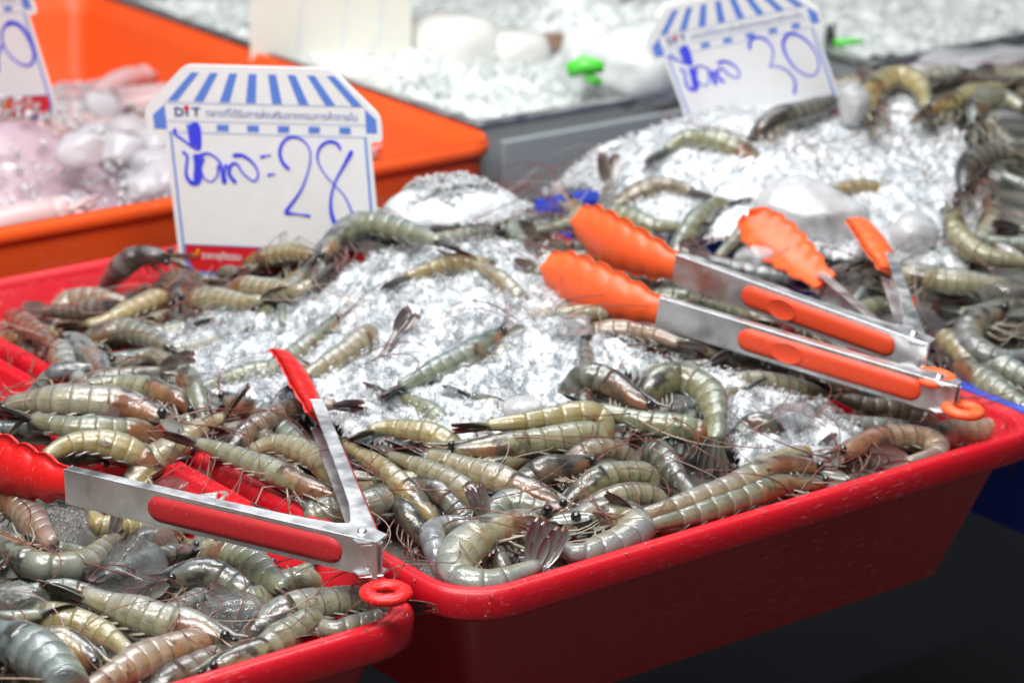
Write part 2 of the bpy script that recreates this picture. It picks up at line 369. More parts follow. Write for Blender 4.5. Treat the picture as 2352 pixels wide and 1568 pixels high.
LAND = [('the red tongs rivet', 832, 1262), ('the red pull ring', 886, 1361), ('the clear ice ball', 298, 1300), ('the red banded foot of price sign 28', 520, 600), ('the frosty ice lump', 1040, 500), ('the head of the raised red tongs arm', 690, 890),
  ('the plump yellow shrimp', 940, 995), ('the big curled corner shrimp', 1150, 1260), ('the upright brown tail fan', 1075, 1140), ('the hanging grey tail fan', 1640, 1060), ('the bent grey shrimp', 1590, 890), ('the stack of three shrimp', 1270, 990),
  ('the dark grey shrimp head', 1350, 1066), ('the two long front shrimp', 1650, 1150), ('the orange pull rings', 2180, 905), ('the pinkish corner shrimp', 2230, 990), ('the lower orange grip', 1900, 860), ('the upper orange tongs head', 1430, 560),
  ('the lower orange tongs head', 1370, 660), ('the big smooth ice chunk', 1870, 560), ('the small orange tongs head', 2030, 570), ('the price sign 30', 1740, 180), ('the top curled yellow shrimp', 2060, 220), ('the amber shrimp', 2240, 560), ('the curled banded grey shrimp', 2280, 770),
  ('the blue rim', 2280, 930), ('the lone blue green shrimp', 1040, 830), ('the red brown tail fan in the ice', 920, 750), ('the steel arm of the red tongs', 400, 1170), ('the red grip', 600, 1260), ('the long diagonal pale shrimp', 330, 1420), ('the very large blue grey shrimp', 60, 1510),
  ('the ochre banded shrimp', 200, 1030), ('the wide pale shrimp', 180, 925), ('the black tipped tail', 400, 1000), ('the split raised tail fan', 530, 900), ('the mauve leaning shrimp', 290, 620), ('the red silicone tongs head', 60, 1080), ('the yellow green shrimp head', 170, 1500),
  ('the front rim corner', 1060, 1370), ('the yellow arched shrimp', 400, 850), ('the left picture edge', 10, 1000), ('the right picture edge', 2345, 420), ('the orange front rim', 200, 500), ('the back orange wall', 330, 150), ('the top left price sign', 60, 120), ('the white plastic loop', 150, 468)]
USED = set()
def describe(what, P_, adj=''):
    x, y = px_of(P_); order = sorted(LAND, key=lambda q: math.hypot(q[1]-x, (q[2]-y)*1.5))
    for far in range(len(order)):
        for lead in ('', 'half hidden ', 'low lying ', 'partly covered ', 'slightly tilted '):
            nm, lx, ly = order[far]; dx, dy = x-lx, y-ly
            hz = 'right' if dx > 0 else 'left'
            w_ = ('above' if dy < 0 else 'below') if abs(dy)*1.3 > abs(dx)*1.6 else ('to the '+hz+' of') if abs(dx) > abs(dy)*2.2 else ('above and '+hz+' of' if dy < 0 else 'below and '+hz+' of')
            s = f'{lead}{adj}{what} {w_} {nm}'
            if far == 0 and math.hypot(dx, dy) < 110: s = s.replace(what+' ', what+' just ')
            if s not in USED and len(s.split()) <= 16: USED.add(s); return s
    return s

def shrimp(pts, S=1, roll=45, k=1., col='grey', label='', group=None, tail=None, ext='h', ant=2, legs=1, fan=1., seed=None, low=False, Lmin=.088):
    """pts: spine points, head first. S=+1 back to the left of travel, -1 right; roll lifts the back upward."""
    CNT[0] += 1; rs = np.random.default_rng(CNT[0]*17+3 if seed is None else seed)
    P, L = spline(pts)
    if L < Lmin:
        P = P.copy()                            # the rest of the body sinks into the pile
        need = Lmin+.012-L; steps = 5; T = norm(P[0]-P[2]) if ext == 'h' else norm(P[-1]-P[-3]); p = P[0] if ext == 'h' else P[-1]; extra = []
        d = T.copy()
        for i in range(steps):
            d = norm(d+np.array([0, 0, -.22])); p = p+d*need/steps; p = np.array([p[0], max(p[1], .022), p[2]]); extra.append(p)
        P, L = spline(np.vstack([np.array(extra)[::-1], P[::4]]) if ext == 'h' else np.vstack([P[::4], np.array(extra)]))
    n = len(P); up = np.array([0, 0, 1.])
    m = n//2; T = norm(np.gradient(P, axis=0)); lat = norm(np.cross(up, T[m]))*S
    D = np.zeros_like(P); D[m] = norm(lat*math.cos(math.radians(roll))+up*math.sin(math.radians(roll)))
    D[m] = norm(D[m]-T[m]*np.dot(D[m], T[m]))
    for i in range(m+1, n): D[i] = norm(D[i-1]-T[i]*np.dot(D[i-1], T[i]))
    for i in range(m-1, -1, -1): D[i] = norm(D[i+1]-T[i]*np.dot(D[i+1], T[i]))
    W = np.cross(T, D)
    R = .0089*k; c3 = COL[col]; j_ = rs.uniform(.86, 1.14)
    cc = tuple(min(1, c*j_*rs.uniform(.95, 1.05)) for c in c3)+(1.,)
    P[:, 1] = np.maximum(P[:, 1], np.where(P[:, 2] < .004, .006+R, -.004+R))
    ins_ = .004+R*.9+.36*np.clip(-P[:, 2], 0, None); P[:, 1] = np.maximum(P[:, 1], np.where(P[:, 2] < .0, ins_, -1)); P[:, 1] = np.minimum(P[:, 1], np.where(P[:, 2] < -.005, .641-ins_, 9))
    sdx = 1 if P[n//2, 0] > -.0145 else -1; low_ = P[:, 2] < -.008; dx = (P[:, 0]+.0145)*sdx
    P[:, 0] = np.where(low_ & (dx < .014+ins_), -.0145+sdx*(.014+ins_), P[:, 0]); P[:, 2] = np.maximum(P[:, 2], -.10); ph0 = rs.uniform(0, 6)
    org = P[m]-np.array([0, 0, R]); e = thing('shrimp', label, 'shrimp', org, group)
    SP.append((P[::4], R))
    ss = np.linspace(0, 1, n)
    def keep(V):
        V = np.array(V, float); low = V[:, 2] < -.010; ins = .010+.40*np.clip(-V[:, 2], 0, None); V[:, 1] = np.where(low, np.maximum(V[:, 1], ins), V[:, 1])
        dx = (V[:, 0]+.0145)*sdx; V[:, 0] = np.where(low & (dx < ins+.014), -.0145+sdx*(ins+.014), V[:, 0])
        c_ = np.array([.055, .055] if sdx > 0 else [-.084, .057]); q_ = V[:, :2]-c_; inq = low & (q_[:, 0]*sdx < 0) & (q_[:, 1] < 0); rr = np.maximum(.055-ins, .006); d_ = np.linalg.norm(q_, axis=1)+1e-9
        f = np.where(inq & (d_ > rr), rr/d_, 1.); V[:, :2] = c_+q_*f[:, None]; return V
    def fr(s):
        s = np.atleast_1d(s); g = lambda A: np.stack([np.interp(s, ss, A[:, q]) for q in range(3)], 1)
        c_ = g(P); over = np.clip(s, None, 0)+np.clip(s-1, 0, None); c_ = c_+norm(g(T))*over[:, None]*L
        return c_, norm(g(T)), norm(g(D)), norm(g(W))
    def shell(name, s0, s1, nr, mat, na=16, flare=.035, front=None):
        s = np.linspace(s0, s1, nr); c_, t_, d_, w_ = fr(s); h = np.interp(s, PROF_S, PROF_H)*R
        u = np.linspace(0, 1, nr); h = h*(1-flare*.6+flare*1.6*u**2)*(1+.05*np.sin(s*17+ph0))*(1-(.02*np.exp(-u/.06) if s0 > 0 else 0))
        an = np.linspace(0, 2*np.pi, na, endpoint=False)
        ca, sa = np.cos(an), np.sin(an)
        vv = np.abs(((an/np.pi+1) % 2)-1)
        hh = np.where(ca > 0, ca, ca*.86); ww = np.sign(sa)*np.abs(sa)**.9*.80*(1-.12*np.clip(-ca, 0, 1))
        V = c_[:, None]+h[:, None, None]*(hh[None, :, None]*d_[:, None]+ww[None, :, None]*w_[:, None])
        U = np.stack([np.repeat(u, na), np.tile(vv, nr)], 1); V = V.reshape(-1, 3)
        cap0 = c_[0]-t_[0]*h[0]*.15; cap1 = c_[-1]+t_[-1]*h[-1]*.02 if s1 < .99 else c_[-1]+t_[-1]*h[-1]*.3
        V = np.vstack([V, cap0, cap1]); U = np.vstack([U, [[0, .5], [1, .5]]])
        F = [(i*na+q, i*na+(q+1) % na, (i+1)*na+(q+1) % na, (i+1)*na+q) for i in range(nr-1) for q in range(na)]
        F = [f[::-1] for f in F]
        F += [((q+1) % na, q, nr*na)[::-1] for q in range(na)] + [((nr-1)*na+q, (nr-1)*na+(q+1) % na, nr*na+1)[::-1] for q in range(na)]
        return obj(name, keep(V)-org, F, mat, e, True, U, color=cc)
    cut = [.355, .455, .55, .645, .735, .82, 1.0]
    shell('carapace', -.02, .375, 12, M_HEAD, 18, .02)
    for i in range(6):
        shell('abdomen_segment', cut[i]-.010, cut[i+1]+(.002 if i < 5 else 0), 6 if i < 5 else 7, M_SHELL, 16, .004)
    # rostrum
    c_, t_, d_, w_ = fr([.14, .05, -.03, -.12])
    hh = np.interp([.14, .05, -.03, -.12], PROF_S, PROF_H)*R; hh[2] = .45*R; hh[3] = .62*R
    mb = MB(); top = c_+d_*hh[:, None]; thick = np.array([.0012, .0010, .0007, .0002])
    V = []
    for i in range(4):
        hgt = [.0006, .0016, .0014, .0002][i]
        V += [top[i]+w_[i]*thick[i], top[i]+d_[i]*hgt*(1+.3*(i % 2)), top[i]-w_[i]*thick[i], top[i]-d_[i]*hgt]
    F = [(i*4+q, i*4+(q+1) % 4, i*4+4+(q+1) % 4, i*4+4+q) for i in range(3) for q in range(4)]
    obj('rostrum', np.array(V)-org, F, M_HEAD, e, True, np.tile([.3, .2], (16, 1)), color=cc)
    # eyes
    c_, t_, d_, w_ = fr(.015)
    for sg in (-1, 1):
        ec = c_[0]+w_[0]*sg*R*.50+d_[0]*R*.22-t_[0]*R*.18
        nn, mm = 7, 9; V = []; F = []
        for i in range(nn):
            th = math.pi*i/(nn-1)
            for q in range(mm):
                ph = 2*math.pi*q/mm; V.append(ec+.0024*k*(math.cos(th)*w_[0]*sg+math.sin(th)*(math.cos(ph)*d_[0]+math.sin(ph)*t_[0])))
        F = [(i*mm+q, i*mm+(q+1) % mm, (i+1)*mm+(q+1) % mm, (i+1)*mm+q) for i in range(nn-1) for q in range(mm)]
        obj('eye', np.array(V)-org, F, M_EYE, e)
    # antennal scales
    c_, t_, d_, w_ = fr(.0)
    if not low:
        for sg in (-1, 1):
            dv = norm(-t_[0]+w_[0]*sg*.18-d_[0]*.15)
            V, F, U = blade(c_[0]+w_[0]*sg*R*.22-d_[0]*R*.1, dv, d_[0], w_[0]*sg, .018*k, .0065*k, .08, .5)
            obj('antennal_scale', keep(V)-org, F, M_SCALE, e, True, U)
    # tail fan
    if fan:
        c_, t_, d_, w_ = fr(1.0); td = norm(t_[0] if tail is None else np.asarray(tail))
        if tail is not None: td = norm(td*.85+t_[0]*.15)
        wd = norm(w_[0]-td*np.dot(w_[0], td)); nd = np.cross(wd, td); b = c_[0]-td*.001
        spread = rs.uniform(.10, .34)*fan
        V, F, U = blade(b+nd*.0015, td, wd, nd, .017*min(k, 1.2), .0042*k, .05, .12); obj('telson', keep(V)-org, F, M_TAIL, e, True, U, color=cc)
        for sg in (-1, 1):
            for q, an in ((0, spread*.55), (1, spread*1.25)):
                dv = norm(td*math.cos(an)+wd*sg*math.sin(an)); wdd = np.cross(dv, nd)
                V, F, U = blade(b+wd*sg*R*(.18+.12*q)-nd*.0006*q, dv, wdd, nd, (.0245 if q else .0235)*min(k, 1.15), .0088*min(k, 1.2), .10, .72)
                obj('uropod', keep(V)-org, F, M_TAIL, e, True, U, color=cc)
    # legs and swimmerets: too thin to pick apart
    if legs:
        mb = MB()
        for i in range(5):
            for sg in (-1, 1):
                s0 = .10+.045*i; c_, t_, d_, w_ = fr(s0); hh = np.interp(s0, PROF_S, PROF_H)*R
                p0 = c_[0]-d_[0]*hh*.7+w_[0]*sg*hh*.3
                fw = -t_[0]*(1.2 if i < 4 else .6)
                p1 = p0+norm(fw*.8-d_[0]*.7+w_[0]*sg*.3+rs.normal(0, .2, 3))*.011*k
                p2 = p1+norm(fw*1.1-d_[0]*.15+rs.normal(0, .3, 3))*.012*k
                p3 = p2+norm(fw*.9+d_[0]*.1+rs.normal(0, .4, 3))*.009*k
                Q_, _ = spline([p0, p1, p2, p3], 8); V, F = tube_arrays(Q_, np.linspace(.00075, .0002, 8)*k, 4); mb.add(keep(V)-org, F)
        mb.build('walking_legs', M_LEG if rs.random() < .75 else M_LEGB, e, kind='stuff')
        mb = MB()
        for i in range(5):
            for sg in (-1, 1):
                s0 = .41+.093*i; c_, t_, d_, w_ = fr(s0); hh = np.interp(s0, PROF_S, PROF_H)*R
                dv = norm(-d_[0]*.30+t_[0]*rs.uniform(.8, 1.2)-w_[0]*sg*.1)
                V, F, U = blade(c_[0]-d_[0]*hh*.70+w_[0]*sg*hh*.3, dv, t_[0], w_[0]*sg, .0085*k, .0032*k, .1, .3); mb.add(keep(V)-org, F, U)
        mb.build('swimmerets', M_SCALE if rs.random() < .5 else M_LEG, e, kind='stuff')
    # antennae
    c_, t_, d_, w_ = fr(-.01)
    for q in range(ant):
        L2 = rs.uniform(.05, .13); st = 22; h0 = math.atan2(-t_[0][1], -t_[0][0])+rs.uniform(-.5, .5)
        cv = rs.choice([-1, 1])*rs.uniform(.3, 1.)*3.2/st; p = c_[0]+w_[0]*(.3-.6*q)*R; A = [p]; cur = p.copy(); lift = rs.uniform(.003, .014)
        for i in range(st):
            h0 += cv*(.4+1.2*i/st); 
            if cur[1]+math.sin(h0)*.01 < .012: h0 = -h0; cv = abs(cv)*np.sign(math.cos(h0)+.01); h0 = h0 if math.sin(h0) > 0 else .3
            cur = cur+np.array([math.cos(h0), math.sin(h0), 0])*L2/st
            tz = max(H(cur[0], cur[1]), H(*(cur[:2]-[0, .01])))+.009+lift*math.sin(math.pi*i/st)
            if cur[1] < .05 and -.09 < cur[0] < .03: tz = max(tz, .014)
            cur[2] += (tz-cur[2])*.25; A.append(cur.copy())
        V, F = tube_arrays(A, np.linspace(.00052, .00024, st+1), 4); obj('antenna', keep(V)-org, F, M_ANT if rs.random() < .8 else M_ANT2, e)
    return e
def img_dir(dx, dy, fwd=0.):                # a direction seen in the picture, as a direction in the world
    return norm(cR*dx-cU*dy-cB*fwd)
def SH(pts, side, roll, k, col, label, tail=None, dz=.004, group=None, **kw):
    P = []
    for p in pts:
        P.append(surf(p[0], p[1], dz+(0 if len(p) < 3 else 0))+np.array([0, 0, p[2] if len(p) > 2 else 0]))
    # 'R' on the ground = back to the right-hand side of travel
    return shrimp(P, 1 if side == 'L' else -1, roll, k, col, label, group, None if tail is None else img_dir(*tail), **kw)
def SHZ(pts, side, roll, k, col, label, tail=None, group=None, **kw):
    return shrimp([at(*p_) for p_ in pts], 1 if side == 'L' else -1, roll, k, col, label, group, None if tail is None else img_dir(*tail), **kw)
GM = 'shrimp heaped in the central red tray'; GL = 'shrimp in the lower left red tray'; GB = 'shrimp in the blue tray on the right'
# -- front of the central tray
SH([(1892,1112), (1790,1118), (1700,1146), (1600,1180), (1480,1210)], 'R', 50, 1.0, 'green', 'long tan shrimp lying along the front rim of the red tray, head to the right', dz=.002, group=GM)
SH([(1880,1080), (1800,1070), (1720,1106), (1600,1150), (1460,1188)], 'R', 50, 1.05, 'tan', 'long tan shrimp second from the front rim with its tail blade cocked up', tail=(-80, -62), dz=.006, group=GM)
SH([(1318,1205), (1360,1186), (1420,1186), (1455,1220), (1430,1260), (1360,1278), (1285,1258)], 'L', 22, 1.4, 'pale', 'curled pale shrimp against the front rim right of the corner', dz=.004, group=GM)
SH([(1255,1195), (1190,1205), (1105,1235), (1050,1290), (1070,1335), (1150,1338), (1232,1300)], 'R', 25, 1.5, 'pale', 'biggest curled grey green shrimp in the near corner of the central tray', tail=(30, -100), dz=.006, fan=1.3, group=GM)
SH([(1285,1190), (1235,1168), (1170,1160), (1128,1190), (1118,1232)], 'R', 40, 1.2, 'blue', 'blue grey shrimp bent behind the big curled one in the corner', dz=.000, group=GM)
SH([(1035,1290,-.01), (1005,1262), (1000,1225), (1045,1205), (1095,1215)], 'L', 45, 1.15, 'blue', 'short round grey shrimp tail left of the big curled shrimp', dz=-.002, group=GM)
SH([(1175,1300,-.03), (1165,1275,-.02), (1140,1250,-.006), (1118,1205,.004)], 'R', 60, .95, 'brown', 'shrimp buried upside down with its brown tail fan sticking straight up', tail=(-45, -120), dz=.004, fan=1.0, ant=0, group=GM)
SH([(1295,1168), (1220,1135), (1140,1103), (1060,1075), (975,1045)], 'R', 50, 1.15, 'tan', 'thick tan shrimp lying diagonally down to the right in the middle of the heap front', dz=.005, group=GM)
SH([(1110,1150,-.004), (1040,1112), (980,1082), (925,1058), (893,1046)], 'R', 48, .95, 'tan', 'slim tan shrimp below left of the thick diagonal one', dz=.003, group=GM)
SH([(980,1140,-.01), (900,1095), (860,1065), (815,1038), (790,1018)], 'R', 45, .85, 'yellow', 'thin yellow shrimp tail right beside the raised arm of the red tongs', dz=.003, group=GM, tail=(-70, -50))
SH([(1035,1035), (1110,1032), (1200,1022), (1300,1006), (1368,998), (1390,1010,-.012), (1370,1020,-.026)], 'L', 48, 1.08, 'tan', 'tan shrimp with dark eyes to the left, second in the stack of three', dz=.006, group=GM)
SH([(1250,985,-.028), (1335,985,-.024), (1384,968,-.010), (1365,955,.0), (1270,966,.002), (1190,978,.002), (1120,984,.002)], 'R', 52, 1.0, 'yellow', 'yellow shrimp topping the stack of three, purple tail to its left', tail=(-60, 2), dz=.009, group=GM, ant=0)
SH([(1660,985,-.012), (1590,988), (1520,978), (1450,962), (1375,938)], 'R', 52, 1.0, 'green', 'grey green shrimp right of the yellow one, under the bent shrimp', dz=.005, group=GM)
SH([(1495,938), (1450,915), (1400,882), (1345,866), (1310,862,-.012)], 'R', 62, 1.12, 'dark', 'dark shrimp head coming out of the ice with its eye to the right', dz=.009, ext='t', group=GM)
SH([(1470,905,-.02), (1500,885,-.002), (1560,872), (1620,900), (1642,955), (1643,1010)], 'L', 42, 1.3, 'green', 'large bent grey shrimp hanging its tail fan down over the heap', tail=(-4, 70), dz=.010, fan=.8, group=GM)
SH([(1270,1055,-.016), (1340,1052), (1410,1040), (1452,1045,-.006), (1450,1062,-.022)], 'L', 50, 1.1, 'brown', 'brownish blunt shrimp back below the stack of three', dz=-.002, group=GM, ant=0)
SH([(1354,1066), (1310,1074), (1255,1080), (1190,1090,-.012)], 'R', 62, 1.1, 'dark', 'dark grey shrimp whose head with round eyes pokes out to the right', dz=.0, ext='t', group=GM)
SH([(1290,1128,-.012), (1370,1108), (1440,1090), (1492,1085,-.004), (1496,1102,-.022)], 'L', 50, 1.05, 'tan', 'tan blunt shrimp back below the dark grey head', dz=.0, group=GM, ant=0)
SH([(1320,1165,-.012), (1400,1150), (1470,1138), (1518,1138,-.004), (1520,1152,-.02)], 'L', 50, 1.0, 'tan', 'small tan shrimp back just above the two long front shrimp', dz=.0, group=GM, ant=0)
SH([(1480,1000,-.02), (1510,1045), (1545,1090), (1590,1138)], 'L', 62, 1.25, 'dark', 'dark wet shrimp standing steeply in the gap beneath the hanging tail', dz=-.006, group=GM, ant=1)
SH([(2120,1012,-.006), (2180,998), (2245,992), (2305,985), (2335,992,-.01)], 'L', 50, 1.2, 'pink', 'pinkish shrimp back in the right corner under the orange pull ring', dz=.002, group=GM, ant=0)
SH([(1930,1048), (1990,1022), (2060,1006), (2130,1012), (2152,1042), (2100,1068)], 'L', 35, 1.15, 'pink', 'curled brown shrimp with its dark eye to the left near the right corner', tail=(-90, 12), dz=.006, fan=1.2, group=GM)
SH([(1810,985,-.014), (1770,988), (1730,975), (1690,985,-.012)], 'R', 60, .95, 'dark', 'small spotted shrimp head half sunk in the ice on the right', dz=.000, ext='t', group=GM)
SH([(1845,1150,-.01), (1920,1115,-.006), (2000,1090,-.004), (2080,1080,-.006)], 'L', 45, .9, 'dark', 'dark shrimp lying low against the rim near the right corner', dz=-.004, group=GM)
SH([(2160,960,-.01), (2080,945), (2000,935), (1920,905)], 'R', 50, 1.0, 'brown', 'brown shrimp in the shade under the lower orange grip', dz=-.002, group=GM)
# -- in the ice of the central tray
SH([(1152,768), (1100,800), (1040,832), (980,860), (920,888)], 'R', 52, 1.0, 'blue', 'blue green shrimp lying alone in the middle of the crushed ice', dz=0.003, group=GM)
SH([(830,745,-.014), (850,762,-.002), (800,808), (750,838), (705,862)], 'R', 52, 1.05, 'tan', 'tan shrimp slanting through the ice above the head of the red tongs', dz=0.003, group=GM)
SH([(775,738), (740,775), (690,812), (630,850), (560,880,-.01)], 'R', 52, 1.0, 'green', 'yellow green shrimp just behind the one above the red tongs head', dz=-0.001, group=GM)
SH([(790,860,-.03), (840,828,-.018), (890,795,-.004), (912,775,.004)], 'R', 60, .8, 'mauve', 'shrimp sunk in the ice with only its red brown tail fan rising', tail=(55, -62), dz=0.001, ant=0, group=GM)
SH([(1075,1035,-.010), (1000,1003), (940,990), (880,982), (850,990)], 'R', 52, 1.0, 'yellow', 'plump yellow shrimp at the lower edge of the ice', dz=0.003, group=GM, ant=1)
SH([(1040,975,-.008), (985,948), (940,922), (908,912)], 'R', 45, .95, 'green', 'grey shrimp half under ice above the plump yellow one', dz=-0.004, group=GM)
SH([(1200,955,-.006), (1140,932), (1090,915)], 'R', 45, .95, 'dark', 'grey shrimp beneath the flat clear ice piece', dz=-0.002, group=GM)
SH([(470,935,-.014), (440,892), (400,850), (350,815), (318,822)], 'R', 52, 1.05, 'green', 'yellow green shrimp arched over the left edge of the ice, tail to the left', tail=(-40, 30), dz=0.003, group=GM)
SH([(660,850), (590,857), (530,872), (460,895)], 'R', 50, .95, 'green', 'green shrimp in the ice left of the red tongs head', dz=-0.001, group=GM)
SH([(300,1085,-.01), (350,1064), (400,1030), (450,992), (512,958)], 'L', 50, 1.15, 'tan', 'tan shrimp at the left rim raising its split tail fan', tail=(48, -72), dz=0.003, fan=1.3, group=GM)
SH([(810,1110,-.012), (745,1068), (690,1036), (630,1020), (578,1022,-.004)], 'R', 52, 1.1, 'tan', 'broad banded shrimp left of the raised arm of the red tongs', dz=0.003, group=GM)
SH([(650,1030,-.004), (570,988), (515,985)], 'R', 50, 1., 'brown', 'shrimp partly under the broad banded one', dz=.0, group=GM)
SH([(775,1140), (700,1118), (620,1082), (530,1045), (452,1016)], 'R', 40, .95, 'green', 'long shrimp lying on the left rim with black tail tips and pale legs', tail=(-95, -27), dz=.012, fan=.15, group=GM)
SH([(680,1180,-.008), (760,1178), (835,1168), (882,1148), (878,1110,-.012)], 'L', 50, 1.3, 'grey', 'thick grey shrimp back behind the raised arm of the red tongs', dz=.002, group=GM, ant=1)
SH([(580,985), (640,952), (700,932), (770,930)], 'L', 40, .9, 'mauve', 'mauve brown shrimp left of the red tongs head', dz=.005, group=GM)
SH([(985,1215,-.012), (930,1180), (905,1155,-.004)], 'R', 55, .95, 'dark', 'dark shrimp head pointing left in the front hollow', dz=-.004, group=GM, ext='t')
SH([(905,1115), (960,1120), (1010,1135), (1060,1165,-.006)], 'L', 62, .9, 'dark', 'dark eyed shrimp head in front of the thin yellow tail', dz=-.002, group=GM, ext='t')
# -- back left of the central tray
SHZ([(388,592,.022), (325,588,.020), (282,614,.010), (248,655,-.010), (225,700,-.026)], 'L', 30, 1.15, 'mauve', 'mauve shrimp leaning on the back wall left of the price sign', group=GM)
SH([(-6,712), (40,735), (88,765), (125,795)], 'L', 55, .95, 'brown', 'reddish shrimp head at the left picture edge inside the back corner', dz=.008, group=GM)
SHZ([(135,745,-.03), (155,700,-.02), (215,684,-.012), (290,694,-.012)], 'L', 50, 1.15, 'pink', 'pinkish curled shrimp in the back left corner', group=GM)
SH([(352,690), (300,712), (250,735), (200,745)], 'R', 35, .95, 'yellow', 'yellow shrimp with its pale legs up in front of the pinkish curled one', dz=.012, group=GM)
SH([(365,665), (400,642), (445,640), (480,665,-.01)], 'L', 50, .9, 'pink', 'orange pink shrimp at the foot of the price sign', dz=.004, group=GM)
SH([(225,815), (180,795), (140,800), (148,840), (190,880)], 'L', 60, 1.2, 'pale', 'pale flat shrimp beside the left rim near the back', dz=.006, group=GM)
SH([(240,765), (290,760), (340,775), (390,800)], 'L', 50, 1.0, 'grey', 'grey shrimp between the left rim and the ice', dz=.006, group=GM)
SH([(230,870,-.006), (270,830), (330,830)], 'L', 45, 1.0, 'blue', 'blue grey shrimp near the left rim', dz=.0, group=GM)
SH([(556,604), (620,590), (680,580), (722,592)], 'L', 50, .95, 'yellow', 'yellow shrimp lying across the red band of the price sign', dz=.010, group=GM)
SH([(448,690), (500,688), (560,695), (605,688)], 'L', 50, 1.05, 'tan', 'tan banded shrimp below the price sign, the left one', dz=.006, group=GM)
SH([(560,660), (620,665), (680,668), (715,650)], 'L', 50, 1.0, 'tan', 'tan banded shrimp below the price sign, the right one', dz=.010, group=GM)
SH([(408,695), (425,655), (480,628), (545,625)], 'L', 50, 1.1, 'grey', 'grey curled shrimp at the lower left corner of the price sign', dz=.008, group=GM)
SH([(735,600), (780,545), (835,515), (900,522), (1010,556)], 'L', 55, 1.15, 'grey', 'grey shrimp humped over the crest right of the price sign', dz=.014, group=GM)
SH([(1040,606), (990,618), (935,636)], 'R', 50, .9, 'yellow', 'small yellow shrimp in the ice below the ice lump', dz=.004, group=GM)
SH([(1145,640), (1100,615), (1060,600)], 'R', 50, .8, 'tan', 'small tan shrimp in the ice below the right end of the ice lump', dz=.002, group=GM)
# -- lower left tray
SH([(375,965), (300,938), (220,926), (120,922), (20,928)], 'R', 45, 1.35, 'pale', 'wide pale shrimp lying flat at the top of the lower left tray', dz=.010, group=GL)
SH([(305,992), (240,990), (170,985), (110,972), (75,962)], 'R', 50, 1.05, 'green', 'green shrimp with its brown tail to the left below the wide pale one', tail=(-60, -20), dz=.008, group=GL)
SH([(290,1035), (230,1018), (165,1020), (105,1048)], 'R', 50, 1.1, 'yellow', 'ochre banded shrimp just above the silicone head of the red tongs', dz=.006, group=GL)
SH([(405,915), (330,893), (250,888), (155,902)], 'R', 42, 1.0, 'green', 'slim green shrimp crossing the rim between the two red trays', dz=.010, group=GL)
SH([(330,1235,-.01), (420,1185), (480,1155), (535,1150), (556,1170,-.008)], 'L', 50, 1.25, 'pale', 'pale blunt shrimp back behind the steel arm of the red tongs', dz=.010, group=GL, ant=0)
SH([(815,1275,-.014), (750,1240), (700,1216), (655,1200)], 'R', 50, 1.0, 'green', 'green shrimp tail between the two arms of the red tongs', tail=(-50, -30), dz=.008, group=GL)
SH([(-15,1225), (30,1270), (105,1303), (180,1298), (232,1262), (262,1238)], 'R', 22, 1.25, 'tan', 'big curved tan shrimp left of the clear ice ball', dz=.006, group=GL)
SH([(-10,1120), (40,1165), (80,1205), (118,1250)], 'L', 50, 1.2, 'pink', 'pinkish shrimp slanting down below the red tongs head', dz=.004, group=GL)
SH([(380,1222,-.006), (300,1210), (235,1212), (212,1180)], 'R', 42, 1.15, 'yellow', 'yellow shrimp under the steel arm of the red tongs', dz=.002, group=GL)
SH([(382,1335), (430,1322), (490,1322), (560,1335,-.008)], 'L', 62, 1.15, 'grey', 'grey shrimp head with a round eye right of the clear ice ball', dz=.002, ext='t', group=GL)
SH([(455,1255,-.008), (540,1285), (610,1322), (650,1352)], 'L', 50, 1.3, 'green', 'wide green shrimp with frilled sides below the red grip', dz=.006, group=GL)
SH([(600,1345,-.012), (660,1345), (720,1340), (755,1322,-.006)], 'L', 45, 1.3, 'pale', 'smooth pale shrimp tail end below the grip end', dz=.002, group=GL, ant=0)
SH([(520,1475), (455,1452), (370,1430), (280,1400), (195,1368)], 'R', 50, 1.3, 'pale', 'long pale shrimp stretched diagonally across the lower left tray', tail=(-90, -30), dz=.008, fan=.3, group=GL)
SH([(145,1425), (200,1440), (255,1470), (305,1505)], 'L', 45, 1.1, 'yellow', 'yellow shrimp under the long diagonal one', dz=-.002, group=GL)
SH([(228,1530), (180,1500), (130,1480), (80,1490,-.006)], 'R', 60, 1.25, 'yellow', 'yellow green shrimp head facing right near the bottom left', dz=.008, ext='t', group=GL)
SH([(445,1485), (380,1502), (310,1530), (250,1562), (190,1600)], 'R', 52, 1.25, 'pink', 'brown pink shrimp at the bottom edge with its head to the right', dz=.006, group=GL)
SH([(-80,1440), (0,1462), (80,1500), (150,1560), (185,1640)], 'R', 50, 1.9, 'blue', 'very large blue grey shrimp cut off by the bottom left corner', dz=.012, group=GL)
SH([(665,1405), (740,1388), (820,1378), (905,1392)], 'L', 40, 1.2, 'pale', 'pale shrimp below the red pull ring', dz=.006, group=GL)
SH([(905,1440,-.004), (830,1446), (770,1450), (725,1432)], 'R', 48, 1.1, 'grey', 'grey shrimp close to the front rim below the red pull ring', dz=.004, group=GL)
SH([(520,1568), (600,1505), (670,1455), (722,1425), (735,1450,-.018)], 'L', 52, 1.1, 'tan', 'tan shrimp leaning along the front rim of the lower left tray', dz=.006, group=GL, ant=0)
SH([(420,1545), (500,1515), (570,1490), (640,1480)], 'L', 40, 1.0, 'mauve', 'dark mauve shrimp low beside the bottom rim', dz=.002, group=GL)
SH([(-20,850), (20,880), (30,905)], 'L', 50, 1.1, 'pale', 'pale shrimp end at the left picture edge over the red rim', dz=.006, group=GL)
SH([(560,1160), (600,1430), (530,1400)][1:], 'L', 50, 1.1, 'grey', 'grey shrimp pointing its tail fan down by the frosted ice', dz=-.002, group=GL)
